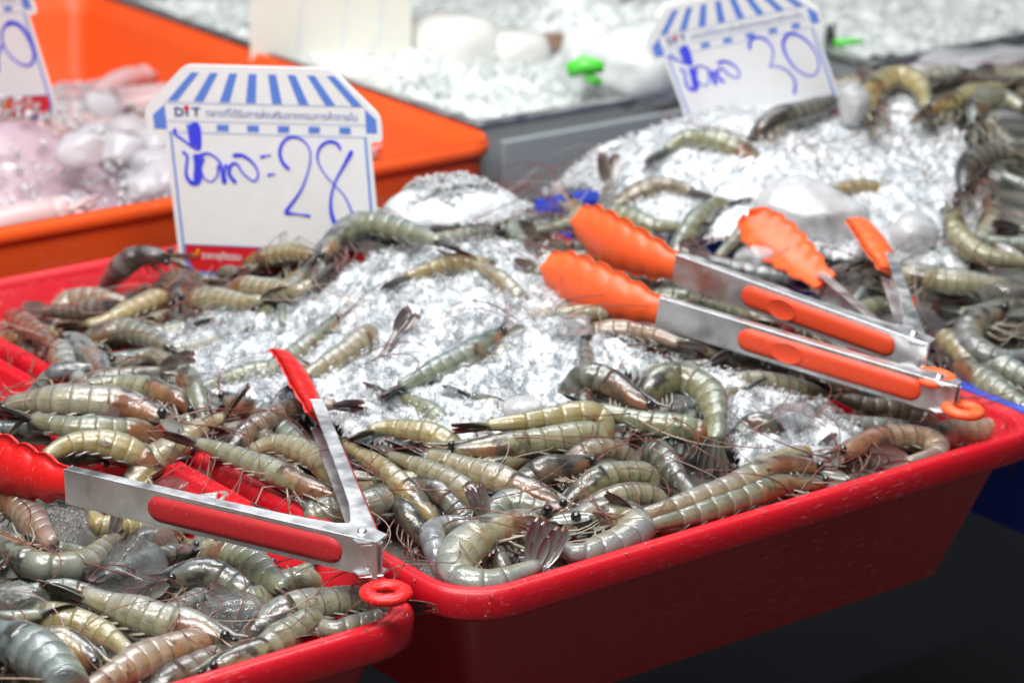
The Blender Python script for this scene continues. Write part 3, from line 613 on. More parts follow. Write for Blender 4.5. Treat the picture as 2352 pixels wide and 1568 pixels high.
# -- blue tray
SH([(2002,275), (1995,222), (2050,180), (2108,195), (2128,250)], 'L', 35, 1.3, 'yellow', 'brown yellow curled shrimp on the very top of the blue tray heap', dz=.012, group=GB)
SH([(1785,272), (1830,262), (1880,245), (1922,226)], 'L', 50, 1.1, 'dark', 'dark headed shrimp at the lower right corner of the price sign 30', dz=.012, group=GB)
SH([(2130,255), (2190,235), (2250,212), (2300,200)], 'L', 45, 1.1, 'yellow', 'yellowish shrimp on the crest near the right picture edge', dz=.012, group=GB)
SH([(2240,285), (2250,240), (2300,225), (2350,250)], 'L', 40, 1.3, 'grey', 'grey curled shrimp on the crest at the right picture edge', dz=.010, group=GB)
SH([(2215,440), (2230,380), (2290,355), (2370,360)], 'L', 45, 1.3, 'dark', 'dark shrimp beside the ice at the right picture edge', dz=.010, group=GB)
SH([(2186,480), (2200,540), (2255,585), (2360,605)], 'R', 45, 1.3, 'yellow', 'amber shrimp curving round the right side of the ice', dz=.010, group=GB)
SH([(2300,720), (2240,742), (2232,790), (2290,822), (2370,815)], 'R', 35, 1.35, 'grey', 'curled banded grey shrimp right of the tongs rivet', dz=.010, group=GB)
SH([(2220,850), (2265,885), (2325,925), (2390,965)], 'L', 52, 1.2, 'green', 'grey green shrimp lying along the blue rim', dz=.008, group=GB)
SH([(2300,845), (2345,865), (2400,900)], 'L', 50, 1.3, 'blue', 'blue grey shrimp at the right picture edge above the blue rim', dz=.006, group=GB)
SH([(2190,800), (2215,830), (2250,870,-.006)], 'L', 55, 1.1, 'yellow', 'yellow brown shrimp next to the orange tongs rings', dz=.006, group=GB)
SH([(1370,540,-.02), (1385,480,-.004), (1398,430,.004)], 'R', 60, 1.0, 'brown', 'olive shrimp tail standing at the left side of the blue tray ice', tail=(0, -50), dz=.004, group=GB, ant=0)
SH([(1480,438), (1530,425), (1590,440)], 'L', 50, 1.0, 'brown', 'brown shrimp in the ice above the upper orange tongs head', dz=.004, group=GB)
SH([(1440,500), (1500,520), (1560,520)], 'L', 50, 1.05, 'green', 'olive shrimp just above the upper orange tongs head', dz=.004, group=GB)
SH([(1600,510), (1640,470), (1670,450,-.006)], 'L', 50, 1.1, 'green', 'olive shrimp upright in the ice right of the upper orange tongs head', dz=.006, group=GB)
SH([(1630,320), (1575,318), (1530,345)], 'R', 50, 1.1, 'green', 'flat olive shrimp in the ice under the price sign 30', dz=.006, group=GB)
SH([(1955,430), (1920,440), (1912,468)], 'R', 50, .8, 'yellow', 'small curled olive shrimp showing through the ice', dz=.002, group=GB)
SH([(1745,510), (1700,545), (1650,580,-.004)], 'R', 50, .95, 'green', 'thin olive shrimp left of the big smooth ice chunk', dz=.004, group=GB)
SH([(1490,650), (1540,662), (1600,660,-.006)], 'L', 45, 1.0, 'dark', 'dark shrimp between the two orange tongs heads', dz=.0, group=GM)
SH([(1570,690), (1640,712), (1720,735)], 'L', 45, 1.0, 'green', 'olive shrimp between the two orange grips', dz=.0, group=GM)
SH([(1980,715), (2030,700), (2085,715)], 'L', 45, 1.0, 'green', 'olive shrimp between the raised orange tongs arms', dz=.0, group=GB)
SH([(1440,760), (1500,770), (1560,790)], 'L', 40, .95, 'pink', 'orange brown shrimp beneath the lower orange tongs head', dz=.0, group=GM)
SH([(1640,860,-.01), (1740,880), (1830,890), (1900,900)], 'L', 50, .95, 'green', 'olive shrimp in shade below the lower orange arm', dz=-.002, group=GM)
# ------------------------------------------------------------------ fill the heaps
def poly_world(P): return np.array([surf(*p)[:2] for p in P])
def inside_many(xy, poly):
    xy = np.asarray(xy); x, y = xy[:, 0], xy[:, 1]; c = np.zeros(len(xy), bool); j = len(poly)-1
    for i in range(len(poly)):
        xi, yi = poly[i]; xj, yj = poly[j]
        c ^= ((yi > y) != (yj > y)) & (x < (xj-xi)*(y-yi)/(yj-yi+1e-12)+xi); j = i
    return c
def inside(pt, poly):
    x, y = pt; c = False; j = len(poly)-1
    for i in range(len(poly)):
        xi, yi = poly[i]; xj, yj = poly[j]
        if (yi > y) != (yj > y) and x < (xj-xi)*(y-yi)/(yj-yi+1e-12)+xi: c = not c
        j = i
    return c
ICE_MAIN = poly_world([(345,750), (480,705), (620,712), (750,650), (860,575), (960,560), (1100,545), (1260,560), (1330,640), (1290,720), (1420,770), (1560,820), (1700,850), (1800,890), (1900,920), (1990,985), (1940,1035), (1830,1030), (1700,1050), (1660,960), (1600,870), (1500,845), (1330,840), (1330,925), (1180,975), (1060,1000), (1030,1015), (860,1000), (800,1010), (770,960), (600,905), (540,900), (430,925), (330,890), (400,810)])
ICE_BLUE = np.array([(.505, .560), (.484, .50), (.472, .42), (.460, .36), (.5, .33), (.53, .28), (.56, .25), (.62, .2), (.70, .26), (.76, .34), (.80, .44), (.80, .53), (.70, .56), (.55, .56)])
ICE_MORE = [poly_world([(105,1180), (190,1165), (235,1215), (140,1235)]), poly_world([(470,1390), (560,1375), (600,1430), (530,1460)])]
def in_ice(x, y):
    return inside((x, y), ICE_MAIN) or inside((x, y), ICE_BLUE)
EYEP = np.array([-.875, -1.12])
def fill(n, x0, x1, y0, y1, dz, labels, group, ks=(.9, 1.15), cols=('grey', 'green', 'tan', 'blue', 'brown', 'yellow', 'pale', 'dark'), ice_ok=False, thr=.86, tries=60, p_ice=0.):
    made = 0
    for _ in range(n*tries):
        if made >= n: break
        x, y = random.uniform(x0, x1), random.uniform(y0, y1)
        if not ice_ok and in_ice(x, y): continue
        h = random.uniform(0, 2*math.pi) if random.random() < .45 else random.choice([0, math.pi])+random.uniform(-.6, .6)
        L = random.uniform(.085, .105); k = random.uniform(*ks); cv = random.uniform(-1, 1)*random.choice([.2, .6, 1.3])/5
        pts = [np.array([x, y])]; hh = h
        for i in range(5):
            hh += cv; pts.append(pts[-1]+np.array([math.cos(hh), math.sin(hh)])*L/5)
        pts = np.array(pts)
        if (pts[:, 0] < x0).any() or (pts[:, 0] > x1).any() or (pts[:, 1] < y0).any() or (pts[:, 1] > y1).any(): continue
        if not ice_ok and any(in_ice(*p) for p in pts[1:5:2]): continue
        P3 = np.array([[p[0], p[1], H(*p)+dz+random.uniform(-.001, .001)] for p in pts])
        R = .0088*k; ok = True
        for S_, r_s in SP:
            if abs(S_[0][0]-x) > .3 or abs(S_[0][1]-y) > .3: continue
            d = np.sqrt(((P3[:, None]-S_[None])**2).sum(-1)).min()
            if d < thr*(R+r_s)*.85: ok = False; break
        if not ok: continue
        made += 1
        cn = random.choice(cols); ad = {'grey': 'grey ', 'green': 'olive ', 'tan': 'tan ', 'blue': 'blue grey ', 'brown': 'brown ', 'yellow': 'yellowish ', 'pale': 'pale ', 'dark': 'dark '}[cn]+('curled ' if abs(cv) > .35 else 'bent ' if abs(cv) > .15 else 'straight ')
        shrimp(P3, 1 if cv < 0 or (abs(cv) < .1 and random.random() < .5) else -1, random.choice([15, 35, 55, 70]), k, cn, describe('shrimp', P3[2], ad), group, ant=random.choice([1, 2]), Lmin=.05)
    return made
a1 = fill(80, .012, .460, .012, .63, -.003, [''], 'shrimp filling gaps of the central heap', thr=.66, ks=(.7, 1.05))
a2 = fill(38, .012, .452, .012, .63, -.014, ['shrimp lying low in the gaps of the central tray heap'], 'shrimp low in the central heap')
b0 = fill(8, -.12, -.034, .010, .13, .004, [''], 'shrimp near the corner of the lower left tray', thr=.8)
f0 = fill(8, .02, .22, .50, .63, .006, [''], 'shrimp in the back left corner', thr=.8)
b1 = fill(60, -.40, -.042, .012, .60, .002, [''], 'shrimp filling gaps of the left heap', thr=.66, ks=(.75, 1.1))
b2 = fill(28, -.40, -.042, .012, .60, -.010, ['shrimp lying low in the gaps of the lower left tray'], 'shrimp low in the left heap')
c1 = fill(50, .51, .94, .02, .56, .002, ['mixed shrimp heaped beside the ice in the blue tray'], 'shrimp filling gaps of the blue tray heap', ks=(.95, 1.2))
c2 = fill(20, .51, .94, .02, .56, -.010, ['shrimp lying low in the gaps of the blue tray heap'], 'shrimp low in the blue tray heap', ks=(.95, 1.2))
d1 = fill(14, .44, .53, .12, .52, .004, ['shrimp covering the rims between the red and the blue tray'], 'shrimp lying over the tray rims', thr=.8)
e1 = fill(9, -.10, .07, .24, .47, .009, ['shrimp lying across the rim between the two red trays'], 'shrimp across the red rims', thr=.55)
for o_ in bpy.data.objects:
    if o_.get('label') and len(o_['label'].split()) > 16: print('LONG', o_['label'])
print("FILL", e1, a1, a2, b1, b2, c1, c2, d1, 'shrimp', CNT[0])
# ------------------------------------------------------------------ beds under the heaps
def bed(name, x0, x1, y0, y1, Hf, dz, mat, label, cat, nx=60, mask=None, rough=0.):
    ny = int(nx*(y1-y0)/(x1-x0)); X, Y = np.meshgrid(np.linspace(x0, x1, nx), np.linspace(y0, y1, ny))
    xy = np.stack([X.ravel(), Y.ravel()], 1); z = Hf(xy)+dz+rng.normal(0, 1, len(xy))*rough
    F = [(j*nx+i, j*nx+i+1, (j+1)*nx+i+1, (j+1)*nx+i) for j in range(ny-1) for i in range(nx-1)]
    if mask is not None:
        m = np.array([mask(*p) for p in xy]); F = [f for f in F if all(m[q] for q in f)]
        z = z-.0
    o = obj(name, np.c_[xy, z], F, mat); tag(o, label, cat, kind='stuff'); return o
def clampz(Hf, lo): return lambda xy: np.maximum(Hf(xy), lo)
bed('gap_shade', .032, .442, .034, .61, clampz(H_main, -.075), -.030, M_GAP, 'added sheet coloured as the shaded gaps deep in the central tray', 'gap_shade', 60, lambda x, y: not (x < .17 and y > .44))  # added sheets hide the tray floors; gap shade is in their colour
bed('gap_shade', -.42, -.074, .034, .60, clampz(H_left, -.075), -.026, M_GAP, 'added sheet coloured as the shaded gaps deep in the lower left tray', 'gap_shade', 40)
bed('gap_shade', .532, .93, .045, .54, H_main, -.030, M_GAP, 'added sheet coloured as the shaded gaps deep in the blue tray', 'gap_shade', 40)
# ------------------------------------------------------------------ crushed ice
def hull(n, seed, squash=(1, 1, 1)):
    r = np.random.default_rng(seed); bm = bmesh.new()
    for p in norm(r.normal(size=(n, 3)))*r.uniform(.6, 1., (n, 1)): bm.verts.new(p*np.array(squash))
    res = bmesh.ops.convex_hull(bm, input=bm.verts); bmesh.ops.delete(bm, geom=[v for v in bm.verts if not v.link_faces], context='VERTS')
    bm.verts.index_update(); bmesh.ops.triangulate(bm, faces=bm.faces[:]); bmesh.ops.recalc_face_normals(bm, faces=bm.faces[:])
    V = np.array([v.co[:] for v in bm.verts]); F = np.array([[v.index for v in f.verts] for f in bm.faces]); bm.free(); return V, F
CHIP = [hull(random.choice([7, 8, 9, 10]), 100+i, (1, random.uniform(.6, 1), random.uniform(.35, .8))) for i in range(14)]
def rand_rot(n):
    q = norm(rng.normal(size=(n, 4))); w_, x, y, z = q.T
    return np.stack([1-2*(y*y+z*z), 2*(x*y-z*w_), 2*(x*z+y*w_), 2*(x*y+z*w_), 1-2*(x*x+z*z), 2*(y*z-x*w_), 2*(x*z-y*w_), 2*(y*z+x*w_), 1-2*(x*x+y*y)], 1).reshape(n, 3, 3)
def chips(name, P, size, mat, label=None, cat=None, parent=None, org=None, kind='stuff', group=None):
    P = np.asarray(P, float); n = len(P); size = np.broadcast_to(size, (n,)); which = rng.integers(0, len(CHIP), n); R = rand_rot(n)
    Vs, Fs, off = [], [], 0
    for c in range(len(CHIP)):
        idx = np.nonzero(which == c)[0]
        if not len(idx): continue
        V, F = CHIP[c]; W_ = np.einsum('nij,vj->nvi', R[idx], V)*size[idx, None, None]+P[idx, None]
        Vs.append(W_.reshape(-1, 3)); Fs.append((F[None]+(np.arange(len(idx))*len(V))[:, None, None]+off).reshape(-1, 3)); off += len(idx)*len(V)
    V = np.vstack(Vs); F = np.vstack(Fs)
    if org is not None: V = V-np.asarray(org)
    me = bpy.data.meshes.new(name); me.vertices.add(len(V)); me.vertices.foreach_set('co', V.astype(np.float32).ravel())
    me.loops.add(len(F)*3); me.loops.foreach_set('vertex_index', F.astype(np.int32).ravel())
    me.polygons.add(len(F)); me.polygons.foreach_set('loop_start', np.arange(0, len(F)*3, 3, dtype=np.int32))
    me.update(calc_edges=True); me.materials.append(mat)
    o = bpy.data.objects.new(name, me); C.objects.link(o)
    if parent: o.parent = parent
    if org is not None and not parent: o.location = org
    return tag(o, label, cat, group, kind)
ALLS = np.vstack([s[0] for s in SP]); ALLR = np.concatenate([np.full(len(s[0]), s[1]) for s in SP])
def clear_of_shrimp(P, f=.95):
    keep = np.ones(len(P), bool)
    for i in range(0, len(P), 2000):
        q = P[i:i+2000]; d = q[:, None]-ALLS[None]
        dxy = np.sqrt((d[..., :2]**2).sum(-1)); bad = (dxy < ALLR*f) & (d[..., 2] > -ALLR*.7) & (d[..., 2] < .03) & (ALLS[None, :, 2] > H_main(q[:, :2])[:, None]-.004)
        keep[i:i+2000] = ~bad.any(1)
    return P[keep]
from mathutils import noise as mn
def relief(xy):
    return np.array([.0042*mn.noise((a_*38, b_*38, 3.))+.0030*mn.noise((a_*95, b_*95, 7.))+.0016*mn.noise((a_*240, b_*240, 1.)) for a_, b_ in xy])
def ice_field(poly, dz, label, step=.0021):
    lo, hi = poly.min(0), poly.max(0); nx, ny = [int(v) for v in (hi-lo)/step]; X, Y = np.meshgrid(np.linspace(lo[0], hi[0], nx), np.linspace(lo[1], hi[1], ny))
    xy = np.stack([X.ravel(), Y.ravel()], 1); m = inside_many(xy, poly).reshape(ny, nx); e = m.copy().astype(float)
    for _ in range(5): e[1:-1, 1:-1] = np.minimum.reduce([e[1:-1, 1:-1], (e[:-2, 1:-1]+e[2:, 1:-1]+e[1:-1, :-2]+e[1:-1, 2:])/4])
    z = H_main(xy)+dz+relief(xy)*1.25+rng.normal(0, .0003, len(xy))-.012*(1-np.clip(e.ravel()*1.4, 0, 1))
    c = m[:-1, :-1] & m[1:, :-1] & m[:-1, 1:] & m[1:, 1:]; jj, ii = np.nonzero(c)
    F = np.stack([jj*nx+ii, jj*nx+ii+1, (jj+1)*nx+ii+1, (jj+1)*nx+ii], 1)
    o = obj('ice_bed', np.c_[xy, z], F.tolist(), M_BED); tag(o, label, 'ice', kind='stuff')
def scatter(poly, dens, zlo, zhi, Hf=H_main):
    lo, hi = poly.min(0), poly.max(0); n = int(dens*np.prod(hi-lo)); xy = rng.uniform(lo, hi, (n, 2))
    xy = xy[inside_many(xy, poly)]
    lump = relief(xy)
    return np.c_[xy, Hf(xy)+rng.uniform(zlo, zhi, len(xy))+lump]
ice_field(ICE_MAIN, -.0015, 'packed wet crushed ice between the shrimp of the central tray')
ice_field(ICE_BLUE, -.001, 'packed crushed ice mound in the blue tray')
P = clear_of_shrimp(scatter(ICE_MAIN, 100000, -.003, .0022), .36); chips('crushed_ice', P, rng.uniform(.0008, .0030, len(P))*rng.uniform(.5, 1.1, len(P)), M_ICE, 'fine crushed ice spread over the shrimp of the central red tray', 'ice')
P = clear_of_shrimp(scatter(ICE_MAIN, 24000, -.003, .0035), .5); chips('ice_crystals', P, rng.uniform(.003, .0065, len(P)), M_CLEAR, 'coarser clear ice bits on the central heap', 'ice')
P = clear_of_shrimp(scatter(ICE_BLUE, 70000, -.004, .003), .45); chips('crushed_ice', P, rng.uniform(.0010, .0040, len(P)), M_ICE, 'crushed ice mound piled high in the blue tray behind the tongs', 'ice')
P = np.vstack([scatter(q, 120000, -.004, .004, H_left) for q in ICE_MORE]); chips('crushed_ice', P, rng.uniform(.0015, .0038, len(P)), M_CLEAR, 'wet ice bits between the shrimp of the lower left tray', 'ice')
xy = rng.uniform([.02, .02], [.45, .6], (1500, 2)); P = clear_of_shrimp(np.c_[xy, H_main(xy)+rng.uniform(-.012, .004, 1500)], .7); chips('ice_crystals', P, rng.uniform(.0012, .004, len(P)), M_CLEAR, 'stray clear ice bits scattered among the front shrimp', 'ice')
# ------------------------------------------------------------------ single ice pieces
def blob(name, c, size, mat, label, seed, rough=.18, sub=4, cat='ice chunk', group='loose ice pieces', facet=0.):
    bm = bmesh.new(); bmesh.ops.create_icosphere(bm, subdivisions=sub, radius=1.); r = np.random.default_rng(seed)
    V = np.array([v.co[:] for v in bm.verts]); F = [[v.index for v in f.verts] for f in bm.faces]; bm.free()
    D = norm(r.normal(size=(9, 3))); ph = r.uniform(0, 6, 9); fr_ = r.uniform(1.5, 5, 9)
    g = sum(np.sin(V@D[i]*fr_[i]+ph[i]) for i in range(9))/3.
    g2 = sum(np.sin(V@D[i]*fr_[i]*3.1+ph[i]*2) for i in range(9))/3.; g3 = sum(np.sin(V@D[(i*4)%9]*fr_[i]*8+ph[i]*3) for i in range(9))/3.
    V = np.sign(V)*np.abs(V)**.8; V = V*(1+rough*g+rough*.35*g2+rough*.12*g3+.006*g3)[:, None]
    if facet:
        for d in norm(r.normal(size=(10, 3))):
            s = V@d; cut = .82-facet*r.uniform(0, .3); V = V-np.clip(s-cut, 0, None)[:, None]*d
    V = V*np.asarray(size)
    o = obj(name, V, F, mat); o.location = c; return tag(o, label, cat, group)
def ip(px, py, dz=0.): return surf(px, py, dz)
blob('ice_chunk', ip(298, 1300, .006), (.021, .021, .016), M_CLEAR, 'round clear ball of ice among the shrimp in the lower left tray', 1, .13, facet=.8)
blob('ice_chunk', ip(345, 1262, .002), (.017, .015, .013), M_CLEAR, 'clear ice piece tucked behind the round ice ball', 2, .08)
blob('ice_chunk', ip(245, 965, .012), (.008, .010, .014), M_CLEAR, 'small upright clear ice piece on the green shrimp', 3, .2, facet=1)
blob('ice_chunk', ip(228, 1010, .008), (.010, .012, .007), M_CLEAR, 'flat clear ice piece below the small upright one', 4, .2, facet=1)
blob('ice_chunk', ip(1202, 935, .010), (.013, .010, .006), M_CLOUDY, 'flat milky ice piece on the grey shrimp at the ice edge', 5, .06)
blob('ice_chunk', ip(60, 1380, .004), (.022, .016, .009), M_CLEAR, 'large clear wet ice slab at the left picture edge', 6, .2, facet=.8)
blob('ice_chunk', ip(430, 1125, -.006), (.022, .018, .013), M_CLEAR, 'clear ice lump through which the red tray wall shows', 7, .12)
blob('ice_chunk', ip(545, 1400, .002), (.015, .013, .008), M_CLEAR, 'frosted ice lump below the long diagonal shrimp', 8, .15)
blob('ice_chunk', ip(1868, 505, .0), (.040, .030, .032), M_CLOUDY, 'big smooth ice chunk standing between the orange tongs heads', 9, .13, facet=.5)
blob('ice_chunk', ip(2095, 545, .004), (.018, .016, .018), M_CLOUDY, 'rounded ice chunk right of the small orange tongs head', 10, .1)
blob('ice_chunk', ip(1930, 640, .0), (.02, .016, .014), M_CLEAR, 'clear ice chunk at the foot of the big smooth one', 11, .1, facet=1)
blob('ice_chunk', ip(2310, 690, .012), (.022, .02, .018), M_CLEAR, 'clear ice chunk near the right picture edge', 12, .1, facet=1)
blob('ice_chunk', ip(1960, 245, .016), (.014, .012, .016), M_CLOUDY, 'pale ice chunk left of the top curled shrimp', 13, .1)
blob('ice_chunk', ip(1320, 745, .008), (.014, .012, .009), M_CLEAR, 'clear ice bit under the lower orange tongs head', 14, .15, facet=1)
blob('ice_chunk', ip(1740, 600, .006), (.016, .014, .012), M_CLOUDY, 'milky ice bit left of the big smooth chunk', 15, .12)
blob('ice_chunk', ip(2120, 760, .006), (.014, .012, .014), M_CLEAR, 'greyish ice chunk right of the tongs rivet', 16, .1)
blob('ice_chunk', ip(1830, 960, .004), (.016, .013, .010), M_CLEAR, 'clear ice chunk below the lower orange grip', 17, .15, facet=1)
blob('ice_chunk', ip(1560, 935, .001), (.016, .012, .009), M_CLEAR, 'clear ice chunk inside the bent grey shrimp', 18, .15, facet=1)
# frosty lump behind the centre tray heap
c = at(1038, 512, .044); q = norm(rng.normal(size=(5200, 3))); q[:, 2] = np.abs(q[:, 2])*1.3-.3
sc_ = np.array([.040, .040, .033]); ax = np.array([cR[0], cR[1]])/np.hypot(cR[0], cR[1])
q3 = q*sc_*rng.uniform(.72, 1.02, (5200, 1)); lat_ = q[:, 0]*.024; q3[:, 0] += ax[0]*lat_; q3[:, 1] += ax[1]*lat_
q3 += .004*np.sin(q*9)
t = thing('ice_lump', 'frosty white lump of crushed ice between the price sign and the blue tray', 'ice', c)
chips('frost', q3, rng.uniform(.0015, .004, len(q3)), M_ICE, parent=t)
bm = bmesh.new(); bmesh.ops.create_icosphere(bm, subdivisions=4, radius=1.); V = np.array([v.co[:] for v in bm.verts]); F = [[v.index for v in f.verts] for f in bm.faces]; bm.free()
V = V*(1+.06*np.sin(V[:, :1]*7)*np.sin(V[:, 1:2]*8)); V = V*sc_*.93; l_ = V[:, 0]*.6; V[:, 0] += ax[0]*l_; V[:, 1] += ax[1]*l_; obj('ice_core', V, F, M_BED, t)
# water drops left on the rims
xy = [(rng.uniform(.01, .46), rng.uniform(-.0085, -.003)) for _ in range(60)]+[(rng.uniform(-.0105, -.005), rng.uniform(.03, .6)) for _ in range(30)]+[(rng.uniform(-.30, -.04), rng.uniform(-.0065, -.002)) for _ in range(35)]
D_ = []; mb = MB()
for x, y in xy:
    s = rng.uniform(.0003, .0010); V, F = tube_arrays([(x, y, -.0005), (x, y, .0004+s*.3), (x, y, .0004+s*.6)], [s, s*.9, s*.35], 7); mb.add(V, F)
for _ in range(40):
    x, z = rng.uniform(.0, .46), rng.uniform(-.015, -.003); s = rng.uniform(.0003, .0009); V, F = tube_arrays([(x, -.0095, z), (x, -.0105-s*.2, z), (x, -.0105-s*.5, z)], [s, s*.9, s*.4], 7); mb.add(V, F)
tag(mb.build('water_drops', M_CLEAR), 'small water drops along the rims of the red trays', 'water drops', kind='stuff')
# ------------------------------------------------------------------ tongs
def tongs(label, piv, j1, j2, ring, m_head, m_pad, thumb=False, tip2=None, edge=0.):
    piv, j1, j2, ring = map(np.asarray, (piv, j1, j2, ring)); t = thing('tongs', label, 'tongs', piv, 'silicone tipped steel tongs')
    d1, d2 = norm(j1-piv), norm(j2-piv); nz = norm(np.cross(d1, d2)); nz = nz if nz[2] > 0 else -nz
    bis = norm(d1+d2)
    for q, (J, other) in enumerate(((j1, d2), (j2, d1))):
        o_ = None; d0 = norm(J-piv); o0 = norm(np.cross(nz, d0)); o0 = o0 if np.dot(o0, other) < 0 else -o0
        start = piv+o0*.0095-d0*.014; d = norm(J-start); o_ = norm(np.cross(nz, d)); o_ = o_ if np.dot(o_, other) < 0 else -o_
        L = np.linalg.norm(J-start); hgt = .0108-(.0011 if q else 0); th = .0009
        S_ = np.array([0, .012, .026, .034, .06, .5*L, L]); fw = np.array([.013, .0165, .0165, .0125, .0095, .0085, .0075])
        V = []
        for s, f in zip(S_, fw):
            for a_, b_ in ((0, -hgt), (0, hgt), (-f, hgt), (-f, hgt-th), (-th, hgt-th), (-th, -hgt+th), (-f, -hgt+th), (-f, -hgt)):
                V.append(start+d*s+o_*a_+nz*b_-piv)
        F = [(i*8+k, i*8+(k+1) % 8, (i+1)*8+(k+1) % 8, (i+1)*8+k) for i in range(len(S_)-1) for k in range(8)]
        F += [(0, 1, 4, 5), (1, 2, 3, 4), (0, 5, 6, 7)]; e_ = 8*(len(S_)-1); F += [(e_, e_+5, e_+4, e_+1), (e_+1, e_+4, e_+3, e_+2), (e_, e_+7, e_+6, e_+5)]
        arm = obj('arm', V, F, M_STEEL, t, False); bevel(arm, .0006, 2)
        # padded grip on the outer face
        s0, s1 = .022, L*.72; hw = hgt*.72; rows = []; ns = 26; m = 9
        for s in .5-.5*np.cos(np.pi*np.linspace(0, 1, ns)):
            x = s0+(s1-s0)*s; e0 = min(x-s0, s1-x); wv = hw*math.sqrt(max(0., 1-max(0., 1-e0/hw)**2))+.0002
            for v in np.linspace(-1, 1, m):
                bul = .0026*math.sqrt(max(0., 1-abs(v)**3))*min(1, .15+math.sqrt(max(0., e0/hw)))
                rows.append(start+d*x+nz*wv*v+o_*(.0002+bul)-piv)
        F = [(i*m+k, i*m+k+1, (i+1)*m+k+1, (i+1)*m+k) for i in range(ns-1) for k in range(m-1)]
        grip = obj('grip', rows, F, m_pad, arm)
        if thumb:
            xc = s0+(s1-s0)*.72; mb = MB(); rr = []
            for k in range(24):
                a_ = 2*math.pi*k/24; rr.append(start+d*(xc+.011*math.cos(a_))+nz*hw*.86*math.sin(a_)+o_*.0036-piv)
            inner = [start+d*xc+o_*.0030-piv+(p-(start+d*xc+o_*.0036-piv))*.8 for p in rr]
            cc_ = start+d*xc+o_*.0030-piv
            obj('thumb_rest', rr+inner+[cc_], [(k, (k+1) % 24, 24+(k+1) % 24, 24+k) for k in range(24)]+[(24+k, 24+(k+1) % 24, 48) for k in range(24)], m_pad, arm)
        # scalloped silicone head
        ns, m = 46, 11; LH = .104 if q == 0 or tip2 is None else .086; out = []; hd, hb, ho = d, nz, o_
        if q == 1 and tip2 is not None:
            hd = d.copy()
            ray_ = ray(*tip2); zs = np.linspace(0, .4, 400); cand = [CAM+ray_*tt for tt in np.linspace(1.2, 2.2, 2000)]; dd = [abs(np.linalg.norm(c__-J)-LH*.93) for c__ in cand]
            # the tip lies on this line of sight, one head length from the joint, on the far side
            best = min(range(2000), key=lambda i_: dd[i_]+(0 if np.dot(cand[i_]-J, d) > 0 else 1)); hd = norm(cand[best]-J)
            hb = norm(np.cross(hd, cB)); hb = norm(hb*(1-edge)+norm(np.cross(hd, hb))*edge); hb = hb if np.dot(hb, nz) > 0 else -hb
            ho = norm(np.cross(hb, hd)); ho = ho if np.dot(ho, o_) > 0 else -ho
        for side in (0, 1):
            for i in range(ns):
                u = i/(ns-1)
                base_w = .0112+.0080*math.sin(min(1, u*1.55)*math.pi/2)**2 if u < .62 else .0192*math.sqrt(max(0., 1-((u-.62)/.385)**2.4))
                sc2 = .0030*abs(math.sin(math.pi*(u-.16)*7))*(1 if .16 < u < .97 else 0)-.001
                wv = base_w+sc2
                cen = start+d*(L-.006)+hd*LH*u-ho*(.0035+(.016*u**2.2-.006*math.sin(math.pi*u))*(.45 if hd is not d else 1.))
                for v in np.linspace(-1, 1, m):
                    cup = .0075*v*v*min(1, .35+u*2); thk = .0021*(1-.5*abs(v)**4)
                    rip = .0005*math.sin(math.pi*u*14)*v*v
                    out.append(cen+hb*wv*v-ho*(cup+(thk if side else -thk)+rip*(1 if side else 0))-piv)
        F = []
        for side in (0, 1):
            for i in range(ns-1):
                for k in range(m-1):
                    a_ = side*ns*m+i*m+k; f = (a_, a_+1, a_+m+1, a_+m); F.append(f if side else f[::-1])
        b_ = ns*m
        for i in range(ns-1):
            F += [(i*m, i*m+m, b_+i*m+m, b_+i*m), (i*m+m-1, b_+i*m+m-1, b_+i*m+2*m-1, i*m+2*m-1)]
        for k in range(m-1): F += [(k, b_+k, b_+k+1, k+1), ((ns-1)*m+k, (ns-1)*m+k+1, b_+(ns-1)*m+k+1, b_+(ns-1)*m+k)]
        obj('head', out, F, m_head, arm)
    mb = MB(); A = []; prof = [(.0, .0128), (.0016, .0126), (.0026, .0119), (.0030, .0108)]
    a_, b_ = norm(np.cross(nz, d1)), d1
    for r, h_ in prof[1:]:
        for k in range(14): an = 2*math.pi*k/14; A.append(nz*h_+(a_*math.cos(an)+b_*math.sin(an))*r)
    A.append(nz*.0128); F = [(i*14+k, i*14+(k+1) % 14, (i+1)*14+(k+1) % 14, (i+1)*14+k) for i in range(2) for k in range(14)]+[(42, (k+1) % 14, k) for k in range(14)]
    obj('rivet', np.array(A)+0*nz, F, M_STEEL, t)
    rc = ring-piv; nn = norm(nz*.9+np.array([0, 0, .3])); u1 = norm(np.cross(nn, bis)); u2 = np.cross(nn, u1)
    R_, r_t = .0100, .0047; V = []; F = []
    for i in range(36):
        A_ = 2*math.pi*i/36; rad = u1*math.cos(A_)+u2*math.sin(A_)
        for k in range(12):
            B_ = 2*math.pi*k/12; V.append(rc+rad*(R_+r_t*math.cos(B_))+nn*r_t*.72*math.sin(B_))
    F = [(i*12+k, ((i+1) % 36)*12+k, ((i+1) % 36)*12+(k+1) % 12, i*12+(k+1) % 12) for i in range(36) for k in range(12)]
    obj('pull_ring', V, F, m_head, t)
    e1 = rc*.42; V, F = tube_arrays([np.zeros(3)-bis*.004, e1*.6, e1], [.0035, .0032, .003], 8); obj('ring_tab', V, F, M_STEEL, t)
    return t
tongs('red tipped steel tongs lying across the lower left tray, ring over the red rim', at(832, 1262, .030), at(150, 1118, .026), at(741, 950, .028), at(886, 1361, .017), M_SILRED, M_PADRED, tip2=(692, 798), edge=.86)
